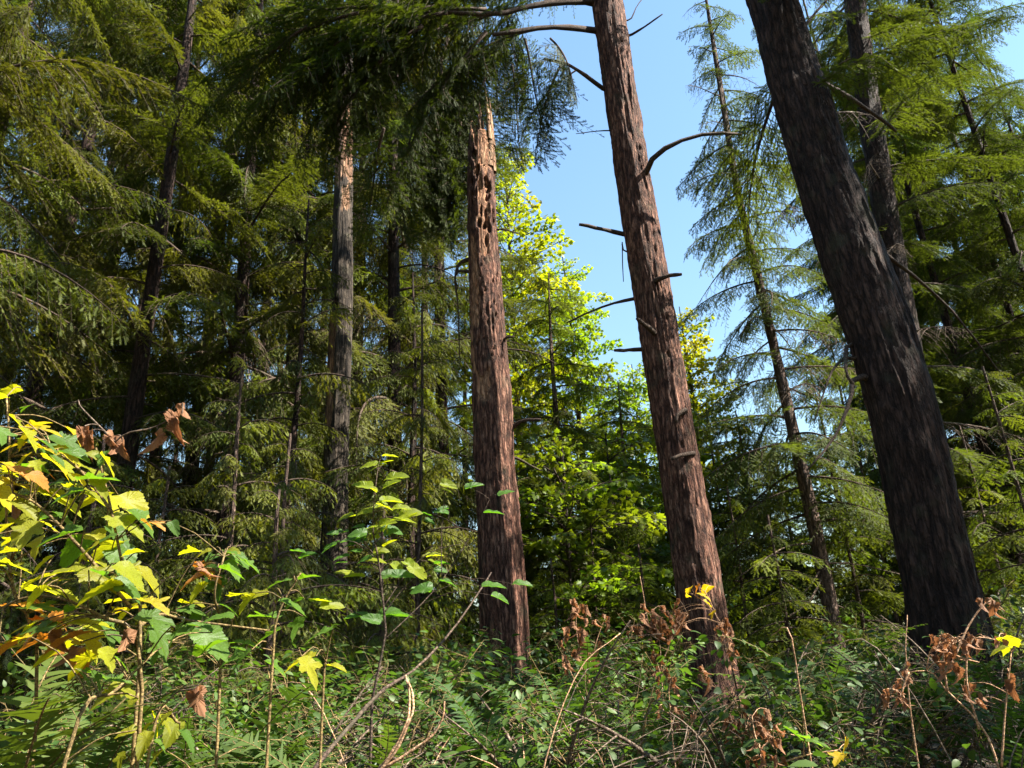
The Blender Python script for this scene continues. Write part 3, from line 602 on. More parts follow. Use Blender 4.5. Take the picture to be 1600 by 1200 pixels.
# left: dark cedar and hemlock wood
for px, Y, kd, n, mat, L0 in ((-60, 9.5, 'ced', 34, B_DARK, 2.3), (60, 12, 'hem', 40, B_DARK, 2.3), (160, 14.5, 'ced', 44, B_DARK, 2.4), (232, 11, 'hem', 36, B_DARK, 2.0), (320, 16, 'ced', 44, B_DARK, 2.5),
                              (382, 13, 'ced', 40, B_DARK, 2.2), (455, 15, 'ced', 46, B_DARK, 2.6), (620, 15, 'ced', 46, B_DARK, 2.6), (690, 18, 'hem', 44, B_DARK, 2.6), (-160, 14, 'ced', 36, B_DARK, 2.6), (110, 20, 'hem', 40, B_DARK, 2.8), (-230, 7.5, 'ced', 32, B_DARK, 2.6), (270, 21, 'ced', 40, B_DARK, 2.8),
                              (560, 20, 'ced', 44, B_DARK, 2.8), (420, 23, 'hem', 40, B_DARK, 2.8), (10, 24, 'ced', 40, B_DARK, 3.0), (200, 27, 'far', 40, B_DARK, 3.2), (350, 28, 'far', 40, B_DARK, 3.2), (500, 27, 'far', 40, B_DARK, 3.2), (660, 26, 'far', 40, B_DARK, 3.2)):
    k += 1
    zt = 2.5+Y*1.25
    if kd == 'far':
        wild_tree('distant_conifer', 'distant conifer filling the background of the wood', 'distant conifers in the background', px, Y, zt, 0.2, 'far', 1.0, zt-1, 44, lambda q: 3.4*(1.05-0.5*q), 200+k, (0.9, 0.95, 0.9), B_DARK)
        continue
    lab = {'ced': 'dark cedar with drooping fern-like sprays in the dense wood on the left', 'hem': 'dark hemlock with fine needled boughs in the dense wood on the left'}[kd]
    wild_tree('cedar_tree' if kd == 'ced' else 'hemlock_tree', lab, 'dark '+('cedars' if kd == 'ced' else 'hemlocks')+' in the left wood', px, Y, zt+6, 0.10+0.005*Y, [(kd, 0.62), ('hem' if kd == 'ced' else 'ced', 0.3), ('dead', 0.08)], 1.6, zt, int(n*(1.7 if Y < 12 else 2.1)), lambda q, L0=L0: 1.25*L0*(1.05-0.3*q), 200+k, (1.15, 1.1, 0.88), mat, dead=16, pitch=(-0.45, 0.35), colvar=0.4)
wild_tree('cedar_tree', 'half-grown cedar just left of the grey dead trunk, partly covering it', None, 462, 11.0, 9.0, 0.08, 'ced', 1.2, 8.8, 44, lambda q: 1.9*(1.05-0.6*q), 291, (1.15, 1.1, 0.85), B_DARK, pitch=(-0.35, 0.3))
wild_tree('cedar_tree', 'half-grown cedar between the grey dead trunk and the splintered snag', None, 645, 11.4, 7.4, 0.09, 'ced', 1.2, 7.0, 46, lambda q: 1.9*(1.05-0.7*q), 290, (1.3, 1.25, 0.95), B_DARK, pitch=(-0.35, 0.3))
# right: hemlocks behind the great trunk
for px, Y, kd, n, mat, L0 in ((1400, 18, 'hem', 46, B_DARK, 2.6), (1490, 15.5, 'hem', 40, B_DARK, 2.4), (1640, 14, 'hem', 44, B_DARK, 2.5), (1545, 20, 'hem', 44, B_DARK, 2.8), (1590, 17.5, 'hem', 44, B_DARK, 2.8), (1440, 25, 'far', 40, B_DARK, 2.8), (1610, 26, 'far', 44, B_DARK, 2.8), (1500, 23, 'far', 44, B_DARK, 2.8), (1690, 21, 'far', 44, B_DARK, 2.8), (1350, 27, 'far', 40, B_DARK, 2.6)):
    k += 1; zt = min(2.5+Y*1.25, 18)
    wild_tree('hemlock_tree', 'shaded hemlock standing behind the massive dark trunk on the right', 'hemlocks behind the massive right trunk', px, Y, zt+4, 0.06+0.0035*Y, kd, 1.8, zt, int(n*1.7), lambda q, L0=L0: 1.15*L0*(1.05-0.3*q), 300+k, (0.95, 1.0, 1.0), mat, dead=5)
# centre: sunlit conifers and maples, lower, leaving the sky open
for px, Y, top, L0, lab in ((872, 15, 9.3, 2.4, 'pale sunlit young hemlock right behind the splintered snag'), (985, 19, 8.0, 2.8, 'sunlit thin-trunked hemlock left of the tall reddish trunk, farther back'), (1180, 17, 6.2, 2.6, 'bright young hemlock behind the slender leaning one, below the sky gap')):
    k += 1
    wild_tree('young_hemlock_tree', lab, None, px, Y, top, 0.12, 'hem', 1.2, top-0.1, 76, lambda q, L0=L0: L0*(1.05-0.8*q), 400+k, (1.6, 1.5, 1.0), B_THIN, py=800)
for px, Y, top, L0, lab, c in ((815, 21, 18.3, 2.7, 'yellow-green maple rising behind the splintered snag', (1.15, 1.05, 1)), (915, 24, 15.6, 2.6, 'green maple left of the sky gap behind the tall reddish trunk', (0.9, 1.0, 1)), (1090, 23, 12.6, 2.2, 'golden green maple glowing right behind the tall reddish trunk', (1.3, 1.08, 1)), (1000, 27, 12.5, 2.6, 'leafy maple deep in the background left of the tall reddish trunk', (0.9, 1.0, 1))):
    k += 1
    wild_tree('maple_tree', lab, None, px, Y, top-0.6, 0.16, 'map', 1.5, top-1.0, 150, lambda q, L0=L0: L0*math.sqrt(max(0.02, 1.05-q**2))*0.95, 500+k, c, B_GREY, py=700, pitch=(-0.1, 0.75))
for px, py, Y, top, lab in ((880, 800, 13.5, 5.2, 'low yellow-green vine maple just right of the splintered snag'), (960, 850, 16, 6.2, 'low yellow-green vine maple midway between snag and tall reddish trunk'), (1120, 800, 18, 7.2, 'low golden vine maple just right of the tall reddish trunk'), (1330, 850, 19, 6.4, 'low bright vine maple left of the massive dark trunk')):
    k += 1
    wild_tree('vine_maple_tree', lab, None, px, Y, top-0.4, 0.05, 'map', 0.6, top-0.5, 36, lambda q: 2.2*math.sqrt(max(0.05, 1.05-q**2)), 560+k, (0.62, 0.68, 1.0), B_GREY, py=py, pitch=(-0.1, 0.7))
# low sunlit saplings at the right centre
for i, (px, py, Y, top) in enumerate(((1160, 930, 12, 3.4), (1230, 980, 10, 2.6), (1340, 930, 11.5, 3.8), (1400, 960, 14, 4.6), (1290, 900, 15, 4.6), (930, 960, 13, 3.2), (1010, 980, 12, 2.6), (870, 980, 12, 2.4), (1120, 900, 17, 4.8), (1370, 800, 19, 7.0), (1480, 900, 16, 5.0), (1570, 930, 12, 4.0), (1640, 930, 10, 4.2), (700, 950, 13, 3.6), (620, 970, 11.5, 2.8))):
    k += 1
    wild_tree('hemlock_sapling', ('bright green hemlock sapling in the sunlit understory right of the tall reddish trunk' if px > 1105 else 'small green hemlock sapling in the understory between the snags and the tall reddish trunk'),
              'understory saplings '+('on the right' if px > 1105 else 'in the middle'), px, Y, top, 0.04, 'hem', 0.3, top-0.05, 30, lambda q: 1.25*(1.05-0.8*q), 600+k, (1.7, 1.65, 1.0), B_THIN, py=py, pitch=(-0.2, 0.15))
# left understory cedars
for i, (px, py, Y, top) in enumerate(((360, 860, 8.5, 4.6), (440, 900, 8.0, 3.4), (250, 900, 9.0, 3.6), (130, 900, 7.5, 3.4), (20, 900, 8.0, 3.6), (650, 760, 10.5, 6.2), (420, 960, 6.5, 2.4), (590, 960, 8.5, 2.8))):
    k += 1
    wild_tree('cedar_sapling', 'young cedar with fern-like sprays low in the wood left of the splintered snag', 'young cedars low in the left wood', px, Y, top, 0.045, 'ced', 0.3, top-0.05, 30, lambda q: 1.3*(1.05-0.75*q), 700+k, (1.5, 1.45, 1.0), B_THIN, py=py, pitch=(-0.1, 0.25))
# far rows
rf = random.Random(77); nf = 0
for i in range(34):
    Y = rf.uniform(30, 62); px = -250+2100*(i+0.5)/34+rf.uniform(-20, 20)
    gap = 880 < px < 1330
    top = rf.uniform(9, 12) if gap else rf.uniform(20, 30)
    k += 1
    wild_tree('distant_conifer', 'distant conifer filling the background of the wood', 'distant conifers in the background', px, Y, top, 0.2, 'far', 1.0, top-0.2, 34, lambda q: 4.6*(1.05-0.8*q), 800+k, (1.0, 1.1, 1.05), B_DARK, py=900)
# hemlocks beside the camera on the right, out of frame, whose boughs break up the sunlight
for X, Y, n, zt in ((7.8, 5.4, 40, 14), (9.6, 7.5, 9, 14), (6.4, 3.0, 24, 7.0)):
    k += 1
    wild_tree('hemlock_tree', 'hemlock standing just outside the right edge of the view', 'hemlocks outside the right edge', 0, Y, zt+1, 0.2, 'hem', 3.2, zt, n, lambda q: 2.6*(1.05-0.5*q), 900+k, (1, 1, 1), B_DARK, X=X)
for X, Y, h in ((-7.5, -3, 20), (-4, -8, 22), (2.5, -9.5, 21), (-11, 3, 20), (-9, -9, 22), (0, -14, 24), (7, -13, 22)):  # unseen trees added behind the camera to hold back ambient sky light
    k += 1
    wild_tree('hemlock_tree', 'unseen hemlock added behind the camera to dim the sky light', 'unseen hemlocks added behind the camera', 0, Y, h, 0.22, 'far', 3.0, h-0.5, 40, lambda q: 3.8*(1.05-0.75*q), 950+k, (1, 1, 1), B_DARK, X=X)

# ------------------------------------------------------------------ undergrowth
def shrub_mesh(seed, h, n_st, n_leaf, size, mat, spread=0.5):
    g = np.random.default_rng(seed); mb = MB(); O = []; X = []
    for i in range(n_st):
        a = g.uniform(0, 6.28); l = h*g.uniform(0.6, 1.1); d = np.array([math.cos(a), math.sin(a), 0])*spread*g.uniform(0.3, 1.1)
        p0 = d*0.15; t = np.linspace(0, 1, 7)[:, None]
        P = p0 + d*h*t**1.3 + np.array([0, 0, 1])*l*(t-0.22*t*t) + g.normal(0, 0.02, (7, 3))*t
        tube(mb, P, 0.006*(1-0.75*t[:, 0])*math.sqrt(h), 4, 0, cap=False)
        for j in range(n_leaf):
            u = g.uniform(0.25, 1.0); p = np.array([np.interp(u, t[:, 0], P[:, k]) for k in range(3)])
            dr = nrm(g.normal(0, 1, 3)*[1, 1, 0.35]); tip = p+dr*g.uniform(0.02, 0.16)
            mb.add([p, p+[0, 0, 0.004], tip], f3=[(0, 1, 2)], m=0); O.append(tip); X.append(nrm(dr+[0, 0, -0.25]))
    O = np.array(O); X = np.array(X); F = frames(X, np.array([0, 0, 1.0])+g.normal(0, 0.35, X.shape))
    stamp(mb, *LEAF_O, O, F, size*g.uniform(0.7, 1.25, len(O)), 1)
    return mb.mesh('shrub', [B_STEM, mat], smooth=False)
SH = [shrub_mesh(900+i, h, 9, nl, sz, F_SHR, sp) for i, (h, nl, sz, sp) in enumerate(((0.8, 34, 0.075, 0.6), (1.1, 44, 0.06, 0.55), (0.6, 30, 0.09, 0.7), (1.4, 44, 0.065, 0.5)))]
rs = random.Random(12)
def shrub(px, Y, m, s, label, group=None, col=(1, 1, 1)):
    x = at(px, 1080, Y)[0]; o = part('leafy_shrub', SH[m]); o.location = (x, Y, G(x, Y)-0.03); o.rotation_euler = (0, 0, rs.uniform(0, 6.28)); o.scale = (s, s, s*rs.uniform(0.85, 1.15)); o.color = (*col, 1)
    return tag(o, label, 'shrub', group)
for i in range(72):
    px = -40+1680*(i+0.5)/72+rs.uniform(-30, 30); Y = (rs.uniform(3.4, 5.2), rs.uniform(5, 8.5), rs.uniform(7.5, 13))[i % 3]
    c = rs.uniform(0.65, 1.25)
    region = 'near the left edge' if px < 330 else 'around the grey dead trunk' if px < 740 else ('between snag and tall reddish trunk' if px < 1090 else 'right of the tall reddish trunk')
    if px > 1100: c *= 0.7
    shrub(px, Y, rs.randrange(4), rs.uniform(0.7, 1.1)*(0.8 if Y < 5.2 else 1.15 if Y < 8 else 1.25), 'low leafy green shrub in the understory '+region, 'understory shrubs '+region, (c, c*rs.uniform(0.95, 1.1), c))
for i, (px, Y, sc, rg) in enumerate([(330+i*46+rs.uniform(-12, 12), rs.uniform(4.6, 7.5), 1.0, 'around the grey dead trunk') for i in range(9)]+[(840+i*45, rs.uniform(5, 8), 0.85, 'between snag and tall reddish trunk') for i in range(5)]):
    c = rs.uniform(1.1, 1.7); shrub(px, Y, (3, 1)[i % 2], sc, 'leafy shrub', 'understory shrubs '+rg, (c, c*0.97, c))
for i in range(18):                                     # leafless brambles
    px = 40+1540*(i+0.5)/18+rs.uniform(-30, 30); Y = rs.uniform(3.6, 7.0); x = at(px, 1080, Y)[0]
    t = tag(empty('bare_bramble', (x, Y, G(x, Y)-0.03)), 'bare bramble', 'bramble', 'leafless brambles in the undergrowth')
    for j in range(4): put_bough(t, t.location, t.location, rs.uniform(0, 6.28), rs.uniform(0.7, 1.4), rs.uniform(0.7, 1.15), 'dead', (1, 1, 1), rs.uniform(-1, 1), 'stem', rs)
# ground cover that nobody could count
def cover():
    g = np.random.default_rng(31); n = 15000; mb = MB()
    Y = 2.2+16*g.random(n)**1.2; X = (g.random(n)-0.5)*2*(2.5+Y*0.9)
    Z = gh(X, Y)+0.02+0.45*g.random(n)**1.5
    D = nrm(np.stack([g.normal(0, 1, n), g.normal(0, 1, n), g.normal(-0.1, 0.35, n)], -1))
    F = frames(D, np.array([0, 0, 1.0])+g.normal(0, 0.4, (n, 3)))
    stamp(mb, *LEAF_O, np.stack([X, Y, Z], -1), F, g.uniform(0.03, 0.085, n), 0)
    o = part('ground_cover', mb.mesh('ground_cover', [F_SHR], smooth=False)); o.color = (1, 1, 1, 1)
    tag(o, 'low leafy ground cover over the forest floor', 'ground cover', kind='stuff')
cover()

# ------------------------------------------------------------------ sword ferns
def frond_mesh(seed, L=0.85):
    g = np.random.default_rng(seed); mb = MB(); s = np.linspace(0, 1, 14)
    c = g.uniform(0.5, 0.75); P = np.stack([L*s*(1-0.1*s), 0.03*np.sin(s*3+seed), L*(0.75*s-c*s*s)], -1)
    tube(mb, P, 0.004*(1-0.85*s)+0.0006, 4, 0, cap=False)
    T = nrm(np.gradient(P, axis=0)); us = np.linspace(0.1, 0.99, 46)
    o = np.stack([np.interp(us, s, P[:, k]) for k in range(3)], -1); tt = nrm(np.stack([np.interp(us, s, T[:, k]) for k in range(3)], -1))
    ln = 0.105*np.sin(np.clip(us*1.05, 0, 1)**0.55*math.pi*0.94+0.12)**0.9*L/0.85+0.006
    tv = np.array([(0, -.045, 0), (0.05, .09, 0), (0.35, -.06, .012), (0.35, .055, .012), (0.72, -.035, 0), (0.72, .035, 0), (1, 0, -.05)])
    tf = np.array([(0, 2, 1), (1, 2, 3), (2, 4, 3), (3, 4, 5), (4, 6, 5)])
    up = np.cross(tt, np.cross([0, 0, 1.0], tt))
    for sd in (-1, 1):
        lat = nrm(np.cross(up, tt))*sd
        d = nrm(lat*1.0+tt*0.28+up*g.normal(0.0, 0.2, (len(us), 1))+g.normal(0, 0.1, (len(us), 3)))
        F = frames(d, up); S = np.stack([ln*g.uniform(0.7, 1.12, len(us)), np.full(len(us), 0.105*L/0.85)*sd, ln], -1)
        keep = g.random(len(us)) > 0.09
        stamp(mb, tv, tf, o[keep], F[keep], S[keep], 1)
    return mb.mesh('frond', [B_STEM, F_FERN], smooth=False)
FR = [frond_mesh(60+i, L) for i, L in enumerate((0.7, 0.85, 0.85, 1.0))]
def fern(px, py, Y, n, s, label, col=(1, 1, 1), group='sword ferns along the bottom', seed=0):
    rnd = random.Random(seed+int(px)); x = at(px, py, Y)[0]; b = np.array([x, Y, at(px, py, Y)[2] if py else G(x, Y)])
    b[2] = max(min(b[2], G(x, Y)+0.25), G(x, Y))
    t = tag(empty('sword_fern', b), label, 'fern', group); a = rnd.random()*6
    for i in range(n):
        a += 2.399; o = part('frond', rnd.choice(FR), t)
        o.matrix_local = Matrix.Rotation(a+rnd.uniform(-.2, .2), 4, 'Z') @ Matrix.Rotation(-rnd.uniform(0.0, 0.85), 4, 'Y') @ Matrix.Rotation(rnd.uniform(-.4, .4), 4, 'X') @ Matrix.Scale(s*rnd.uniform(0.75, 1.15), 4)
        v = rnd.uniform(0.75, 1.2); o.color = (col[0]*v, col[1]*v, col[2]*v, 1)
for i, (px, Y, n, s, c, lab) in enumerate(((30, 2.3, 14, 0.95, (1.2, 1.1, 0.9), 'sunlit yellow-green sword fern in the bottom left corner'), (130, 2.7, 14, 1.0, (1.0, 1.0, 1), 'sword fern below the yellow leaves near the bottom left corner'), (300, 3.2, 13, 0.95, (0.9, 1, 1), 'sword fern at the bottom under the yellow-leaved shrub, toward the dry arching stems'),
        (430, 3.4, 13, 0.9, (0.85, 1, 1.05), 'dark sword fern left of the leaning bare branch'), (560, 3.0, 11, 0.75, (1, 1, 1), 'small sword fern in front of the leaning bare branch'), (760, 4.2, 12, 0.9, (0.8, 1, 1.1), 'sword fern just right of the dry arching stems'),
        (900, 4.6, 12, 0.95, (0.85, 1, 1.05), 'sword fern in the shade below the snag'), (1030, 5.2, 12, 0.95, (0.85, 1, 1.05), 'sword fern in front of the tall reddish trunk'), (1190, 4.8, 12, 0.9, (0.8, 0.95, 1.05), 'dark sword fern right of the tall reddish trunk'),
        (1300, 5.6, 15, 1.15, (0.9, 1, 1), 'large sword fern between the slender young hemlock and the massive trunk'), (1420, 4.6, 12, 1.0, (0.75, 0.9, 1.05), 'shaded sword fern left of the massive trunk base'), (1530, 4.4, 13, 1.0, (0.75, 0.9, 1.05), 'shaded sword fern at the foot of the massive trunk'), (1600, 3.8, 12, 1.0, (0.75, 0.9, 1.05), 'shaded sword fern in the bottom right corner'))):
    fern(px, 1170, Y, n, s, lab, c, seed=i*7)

# ------------------------------------------------------------------ large single leaves
def big_leaf(seed, lobes, teeth=0.09, fold=0.25, curl=0.25, crumple=0.0):
    """leaf in XY from the petiole at 0 towards +X, length about 1"""
    g = np.random.default_rng(seed); mb = MB(); nphi = 65
    ph = np.linspace(-2.55, 2.55, nphi); c0 = np.array([0.30, 0])
    if lobes:
        r = np.zeros(nphi)
        for (a, l, w) in lobes: r = np.maximum(r, l*np.exp(-((ph-a)/w)**2)**0.5*0+l*np.clip(1-np.abs((ph-a)/w)**1.25, 0, 1))
        r = np.maximum(r, 0.30)
    else: r = 0.34+0.36*np.clip(1-np.abs(ph/1.1), 0, 1)**1.5
    r = r*(1+teeth*(((np.arange(nphi)*1.0) % 3)/2-0.5)) * (1+g.normal(0, 0.02, nphi))
    pts = [np.array([0.02, 0])]; rings = []
    for q in (0.0, 0.5, 1.0):
        rings.append(np.stack([c0[0]+np.cos(ph)*r*q, np.sin(ph)*r*q], -1))
    V2 = np.vstack([rings[0][:1], rings[1], rings[2], pts[0][None]])
    x, y = V2[:, 0], V2[:, 1]
    z = fold*np.abs(y) - curl*x*x + 0.03*np.sin(x*14+seed)*np.abs(y)*2 + g.normal(0, 0.008+0.05*crumple, len(x))
    V = np.stack([x, y, z], -1)
    if crumple:
        b = y*crumple*5.5; V = np.stack([x, np.sin(b)/(crumple*5.5), z+(1-np.cos(b))/(crumple*5.5)], -1)
        b = x*crumple*1.6; V = np.stack([np.sin(b)/(crumple*1.6), V[:, 1], V[:, 2]-(1-np.cos(b))/(crumple*1.6)], -1)
    n = nphi; f3 = [(0, 1+i, 2+i) for i in range(n-1)] + [(0, 1+2*n, 1), (0, n, 1+2*n), (1+2*n, 1+n, 1), (n, 2*n, 1+2*n)]
    f4 = [(1+i, 1+n+i, 2+n+i, 2+i) for i in range(n-1)]
    mb.add(V, f3=f3, f4=f4)
    return mb.mesh('leaf', [L_YG])
LOB3 = [(0, 0.70, 0.85), (1.15, 0.52, 0.75), (-1.15, 0.52, 0.75), (2.2, 0.36, 0.6), (-2.2, 0.36, 0.6)]
LEAVES = [big_leaf(1, LOB3), big_leaf(2, LOB3, fold=0.1, curl=0.4), big_leaf(3, [(0, .72, .95), (1.3, .42, .8), (-1.3, .42, .8)], fold=0.35), big_leaf(4, None, teeth=.1, fold=.3, curl=.3), big_leaf(5, None, teeth=.1, fold=.15, curl=.45)]
OVALS = [big_leaf(11, None, teeth=.03, fold=.3, curl=.15), big_leaf(12, None, teeth=.03, fold=.15, curl=.3), big_leaf(13, None, teeth=.03, fold=.45, curl=.1)]
CURLED = [big_leaf(21+i, LOB3 if i % 2 else None, crumple=c) for i, c in enumerate((0.7, 0.85, 0.6, 1.0, 0.75))]
def set_leaf(parent, base, P, az, pitch, roll, size, mesh, mat, col=(1, 1, 1), name='leaf', width=1.0):
    o = part(name, mesh, parent)
    o.matrix_local = Matrix.Translation(Vector(P)-Vector(base)) @ Matrix.Rotation(az, 4, 'Z') @ Matrix.Rotation(-pitch, 4, 'Y') @ Matrix.Rotation(roll, 4, 'X') @ Matrix.Diagonal((size, size*width, size, 1))
    o.material_slots[0].link = 'OBJECT'; o.material_slots[0].material = mat; o.color = (*col, 1)
    return o
def canes(parent, base, lines, r0, r1, mat, name='cane'):
    out = []
    for ln in lines:
        Q = bez(ln, 14); mb = MB(); tube(mb, Q-base, np.linspace(r0, r1, 14), 6, 0); part(name, mb.mesh(name, [mat]), parent); out.append(Q)
    return out
def petiole(parent, base, P, cane_pts, r=0.0016, mat=None, maxd=0.6, name='petiole'):
    allp = np.concatenate(cane_pts); d = np.linalg.norm(allp-P, axis=1)+np.where(allp[:, 2] > P[2]+0.02, 0.15, 0)
    q = allp[np.argmin(d)]; mid = (q+P)/2+np.array([0, 0, 0.12*np.linalg.norm(q-P)])
    mb = MB(); tube(mb, bez([q, mid, P], 6)-base, np.linspace(r*1.3, r, 6), 4, 0, cap=False)
    part(name, mb.mesh(name, [mat or B_STEM]), parent)

# --- yellow-green berry shrub, front left.  (px, py of leaf centre, length px, direction in picture degrees ccw from right, colour)
YS = 2.1
leaf_list = [(60, 665, 75, 10, 'Y'), (35, 690, 70, 200, 'Y'), (45, 680, 60, -60, 'y'), (75, 700, 75, -10, 'Y'), (105, 690, 90, -25, 'g'), (15, 608, 50, 190, 'y'), (170, 722, 60, -50, 'y'), (90, 720, 70, -20, 'Y'), (145, 730, 80, -10, 'y'), (65, 728, 55, -10, 'O'), (60, 745, 50, -30, 'O'),
    (20, 735, 70, 160, 'y'), (30, 755, 95, -5, 'Y'), (80, 768, 90, -10, 'y'), (130, 765, 90, -5, 'y'), (150, 775, 70, -170, 'y'), (205, 785, 100, -40, 'y'), (195, 810, 95, -25, 'y'), (245, 818, 45, -25, 'O'), (20, 790, 75, 215, 'y'), (15, 815, 70, 170, 'y'), (45, 830, 70, -80, 'y'), (70, 812, 70, -5, 'y'),
    (120, 855, 85, 215, 'g'), (170, 850, 80, -170, 'y'), (195, 860, 75, -30, 'g'), (10, 860, 60, 180, 'y'), (20, 880, 75, -10, 'y'), (110, 890, 70, 170, 'y'), (150, 895, 100, -10, 'y'), (190, 910, 80, -5, 'y'), (230, 900, 80, -35, 'y'), (60, 900, 70, 190, 'y'), (160, 920, 90, 190, 'y'),
    (30, 940, 110, 5, 'O'), (80, 945, 90, -15, 'O'), (240, 940, 110, -15, 'Y'), (60, 965, 80, 180, 'Y'), (130, 965, 90, 10, 'y'), (110, 990, 100, 185, 'O'), (60, 1000, 75, 190, 'O'), (20, 1000, 80, 200, 'O'), (140, 1000, 90, -20, 'Y'), (90, 1015, 110, 200, 'y'), (125, 1030, 60, -70, 'O'), (15, 1010, 70, 170, 'Y'),
    (250, 990, 85, -60, 'g'), (275, 985, 60, -130, 'g'), (330, 995, 90, -20, 'g'), (300, 985, 80, 10, 'g'), (320, 880, 50, 20, 'O'), (335, 870, 45, 40, 'g'), (365, 862, 60, -10, 'g'), (330, 895, 55, -10, 'O'), (360, 890, 55, -15, 'g'), (300, 905, 55, 200, 'O'), (340, 915, 60, -100, 'g'), (372, 925, 50, 20, 'y'),
    (150, 1050, 70, -5, 'g'), (195, 1075, 70, -20, 'y'), (160, 1090, 50, 200, 'y'), (230, 1130, 60, 200, 'y'), (270, 1140, 55, -80, 'y'), (295, 1150, 55, -30, 'g'), (225, 1160, 55, -100, 'y'), (485, 1040, 70, -60, 'y'), (470, 1030, 70, 190, 'y'), (525, 1040, 45, 0, 'y'), (380, 1000, 60, 10, 'g'), (440, 905, 50, 170, 'g'), (455, 940, 60, -10, 'g'), (400, 930, 60, 190, 'y'), (345, 960, 60, 170, 'g'), (480, 900, 45, 20, 'g'), (390, 880, 50, -20, 'g'), (360, 1030, 60, 190, 'g'), (430, 1040, 55, -30, 'g'), (300, 860, 50, 170, 'y'), (300, 940, 60, 0, 'y'), (415, 960, 70, 160, 'g'), (420, 990, 60, 200, 'g'), (500, 985, 60, 180, 'g')]
baseS = at(150, 1190, YS); baseS[2] = G(baseS[0], baseS[1])
tS = tag(empty('berry_shrub', baseS), 'yellow-green berry shrub with large toothed leaves turning orange in the left foreground', 'shrub')
gp = lambda x, y, dy=0: at(x, y, YS+dy)
gr = lambda x, dy=0: np.array([at(x, 1190, YS+dy)[0], YS+dy, G(at(x, 1190, YS+dy)[0], YS+dy)-0.02])
cl = canes(tS, baseS, [[gr(225), gp(220, 1000), gp(195, 900), gp(170, 780), gp(150, 700)], [gr(80, .3), gp(60, 1050, .2), gp(20, 920, .2), gp(10, 800, .2), gp(15, 700, .1), gp(10, 620, .1)],
     [gr(225), gp(222, 1050), gp(150, 960, -.1), gp(60, 930, -.1), gp(-20, 960, -.1)], [gp(215, 980), gp(250, 960, .1), gp(300, 970, .2), gp(420, 985, .3)], [gr(350, .4), gp(345, 1020, .4), gp(335, 930, .3), gp(350, 870, .3)], [gr(500, .4), gp(505, 1080, .4), gp(510, 1030, .4)], [gr(420, .4), gp(425, 1050, .4), gp(435, 960, .4), gp(470, 895, .4)],
     [gr(70, -.25), gp(110, 1160, -.2), gp(180, 1080, -.1), gp(240, 1020, 0)], [gp(205, 950), gp(120, 850, -.1), gp(60, 790, -.1), gp(20, 770, -.1)], [gp(175, 800), gp(130, 740), gp(80, 700, -.05)], [gr(225), gp(240, 1140), gp(280, 1130, .1)]], 0.0055, 0.0028, B_STEM)
# a thicker reddish cane crossing the corner
_rl = random.Random(9)
MATS = {'y': (L_YG, (1, 1, 1)), 'Y': (L_YEL, (0.9, 1.0, 1)), 'g': (L_GREEN, (1, 1, 1)), 'O': (L_ORA, (1, 1, 1))}
_more = [(x+_rl.uniform(-45, 45), y+_rl.uniform(-25, 30), l*_rl.uniform(0.6, 1.0), dg+_rl.uniform(-40, 40), (c if c != 'O' or _rl.random() < 0.35 else 'y') if _rl.random() < 0.7 else 'g') for _k in range(2) for (x, y, l, dg, c) in leaf_list if x < 290 or (_k == 0 and x < 430)]
for (x, y, l, dg, c) in leaf_list+_more:
    Yd = YS+_rl.uniform(-0.22, 0.3)+(0.3 if x > 280 else 0)
    ctr = at(x, y, Yd); size = min(l, 88)*px_m(ctr)*0.78
    ang = math.radians(dg); az = math.atan2(_rl.uniform(-0.5, 0.35), math.cos(ang)*1.0) if abs(math.cos(ang)) > 0.25 else _rl.uniform(-2.2, -0.9)
    pitch = math.sin(ang)*0.9*(1 if abs(math.cos(ang)) > 0.25 else 1)+_rl.uniform(-0.1, 0.1)
    d = np.array([math.cos(az)*math.cos(pitch), math.sin(az)*math.cos(pitch), math.sin(pitch)])
    root = ctr-d*size*0.45
    m, col = MATS[c]; v = _rl.uniform(0.8, 1.15)
    roll = _rl.uniform(-0.1, 0.65)*(1 if math.cos(az) > 0 else -1)
    set_leaf(tS, baseS, root, az, pitch, roll, size, _rl.choice(LEAVES), m, (col[0]*v, col[1]*v, col[2]), width=_rl.uniform(0.8, 1.1))
    petiole(tS, baseS, root, cl)
# withered leaves on its upper cane
dcl = canes(tS, baseS, [[gp(120, 800), gp(180, 690, -.05), gp(240, 668, -.05), gp(285, 645, -.05)], [gp(180, 690, -.05), gp(130, 640, 0), gp(122, 625, 0)]], 0.003, 0.0018, B_DEADTWIG, 'dry_cane')
for x, y, l in ((135, 690, 45), (130, 680, 40), (180, 695, 42), (175, 690, 38), (190, 703, 30), (245, 688, 45), (278, 660, 50), (272, 672, 36), (284, 640, 30), (25, 795, 30), (315, 890, 35), (300, 1095, 45), (310, 1085, 35), (200, 1000, 50), (90, 1000, 45), (110, 1025, 40)):
    c = at(x, y, YS-.05); size = l*px_m(c)*0.95
    set_leaf(tS, baseS, c+[0, 0, size*0.4], _rl.uniform(0, 6.28), -1.25+_rl.uniform(-.3, .3), _rl.uniform(-1, 1), size, _rl.choice(CURLED), L_DEAD, name='withered_leaf')
    petiole(tS, baseS, c+[0, 0, size*0.4], dcl+cl, mat=B_DEADTWIG)

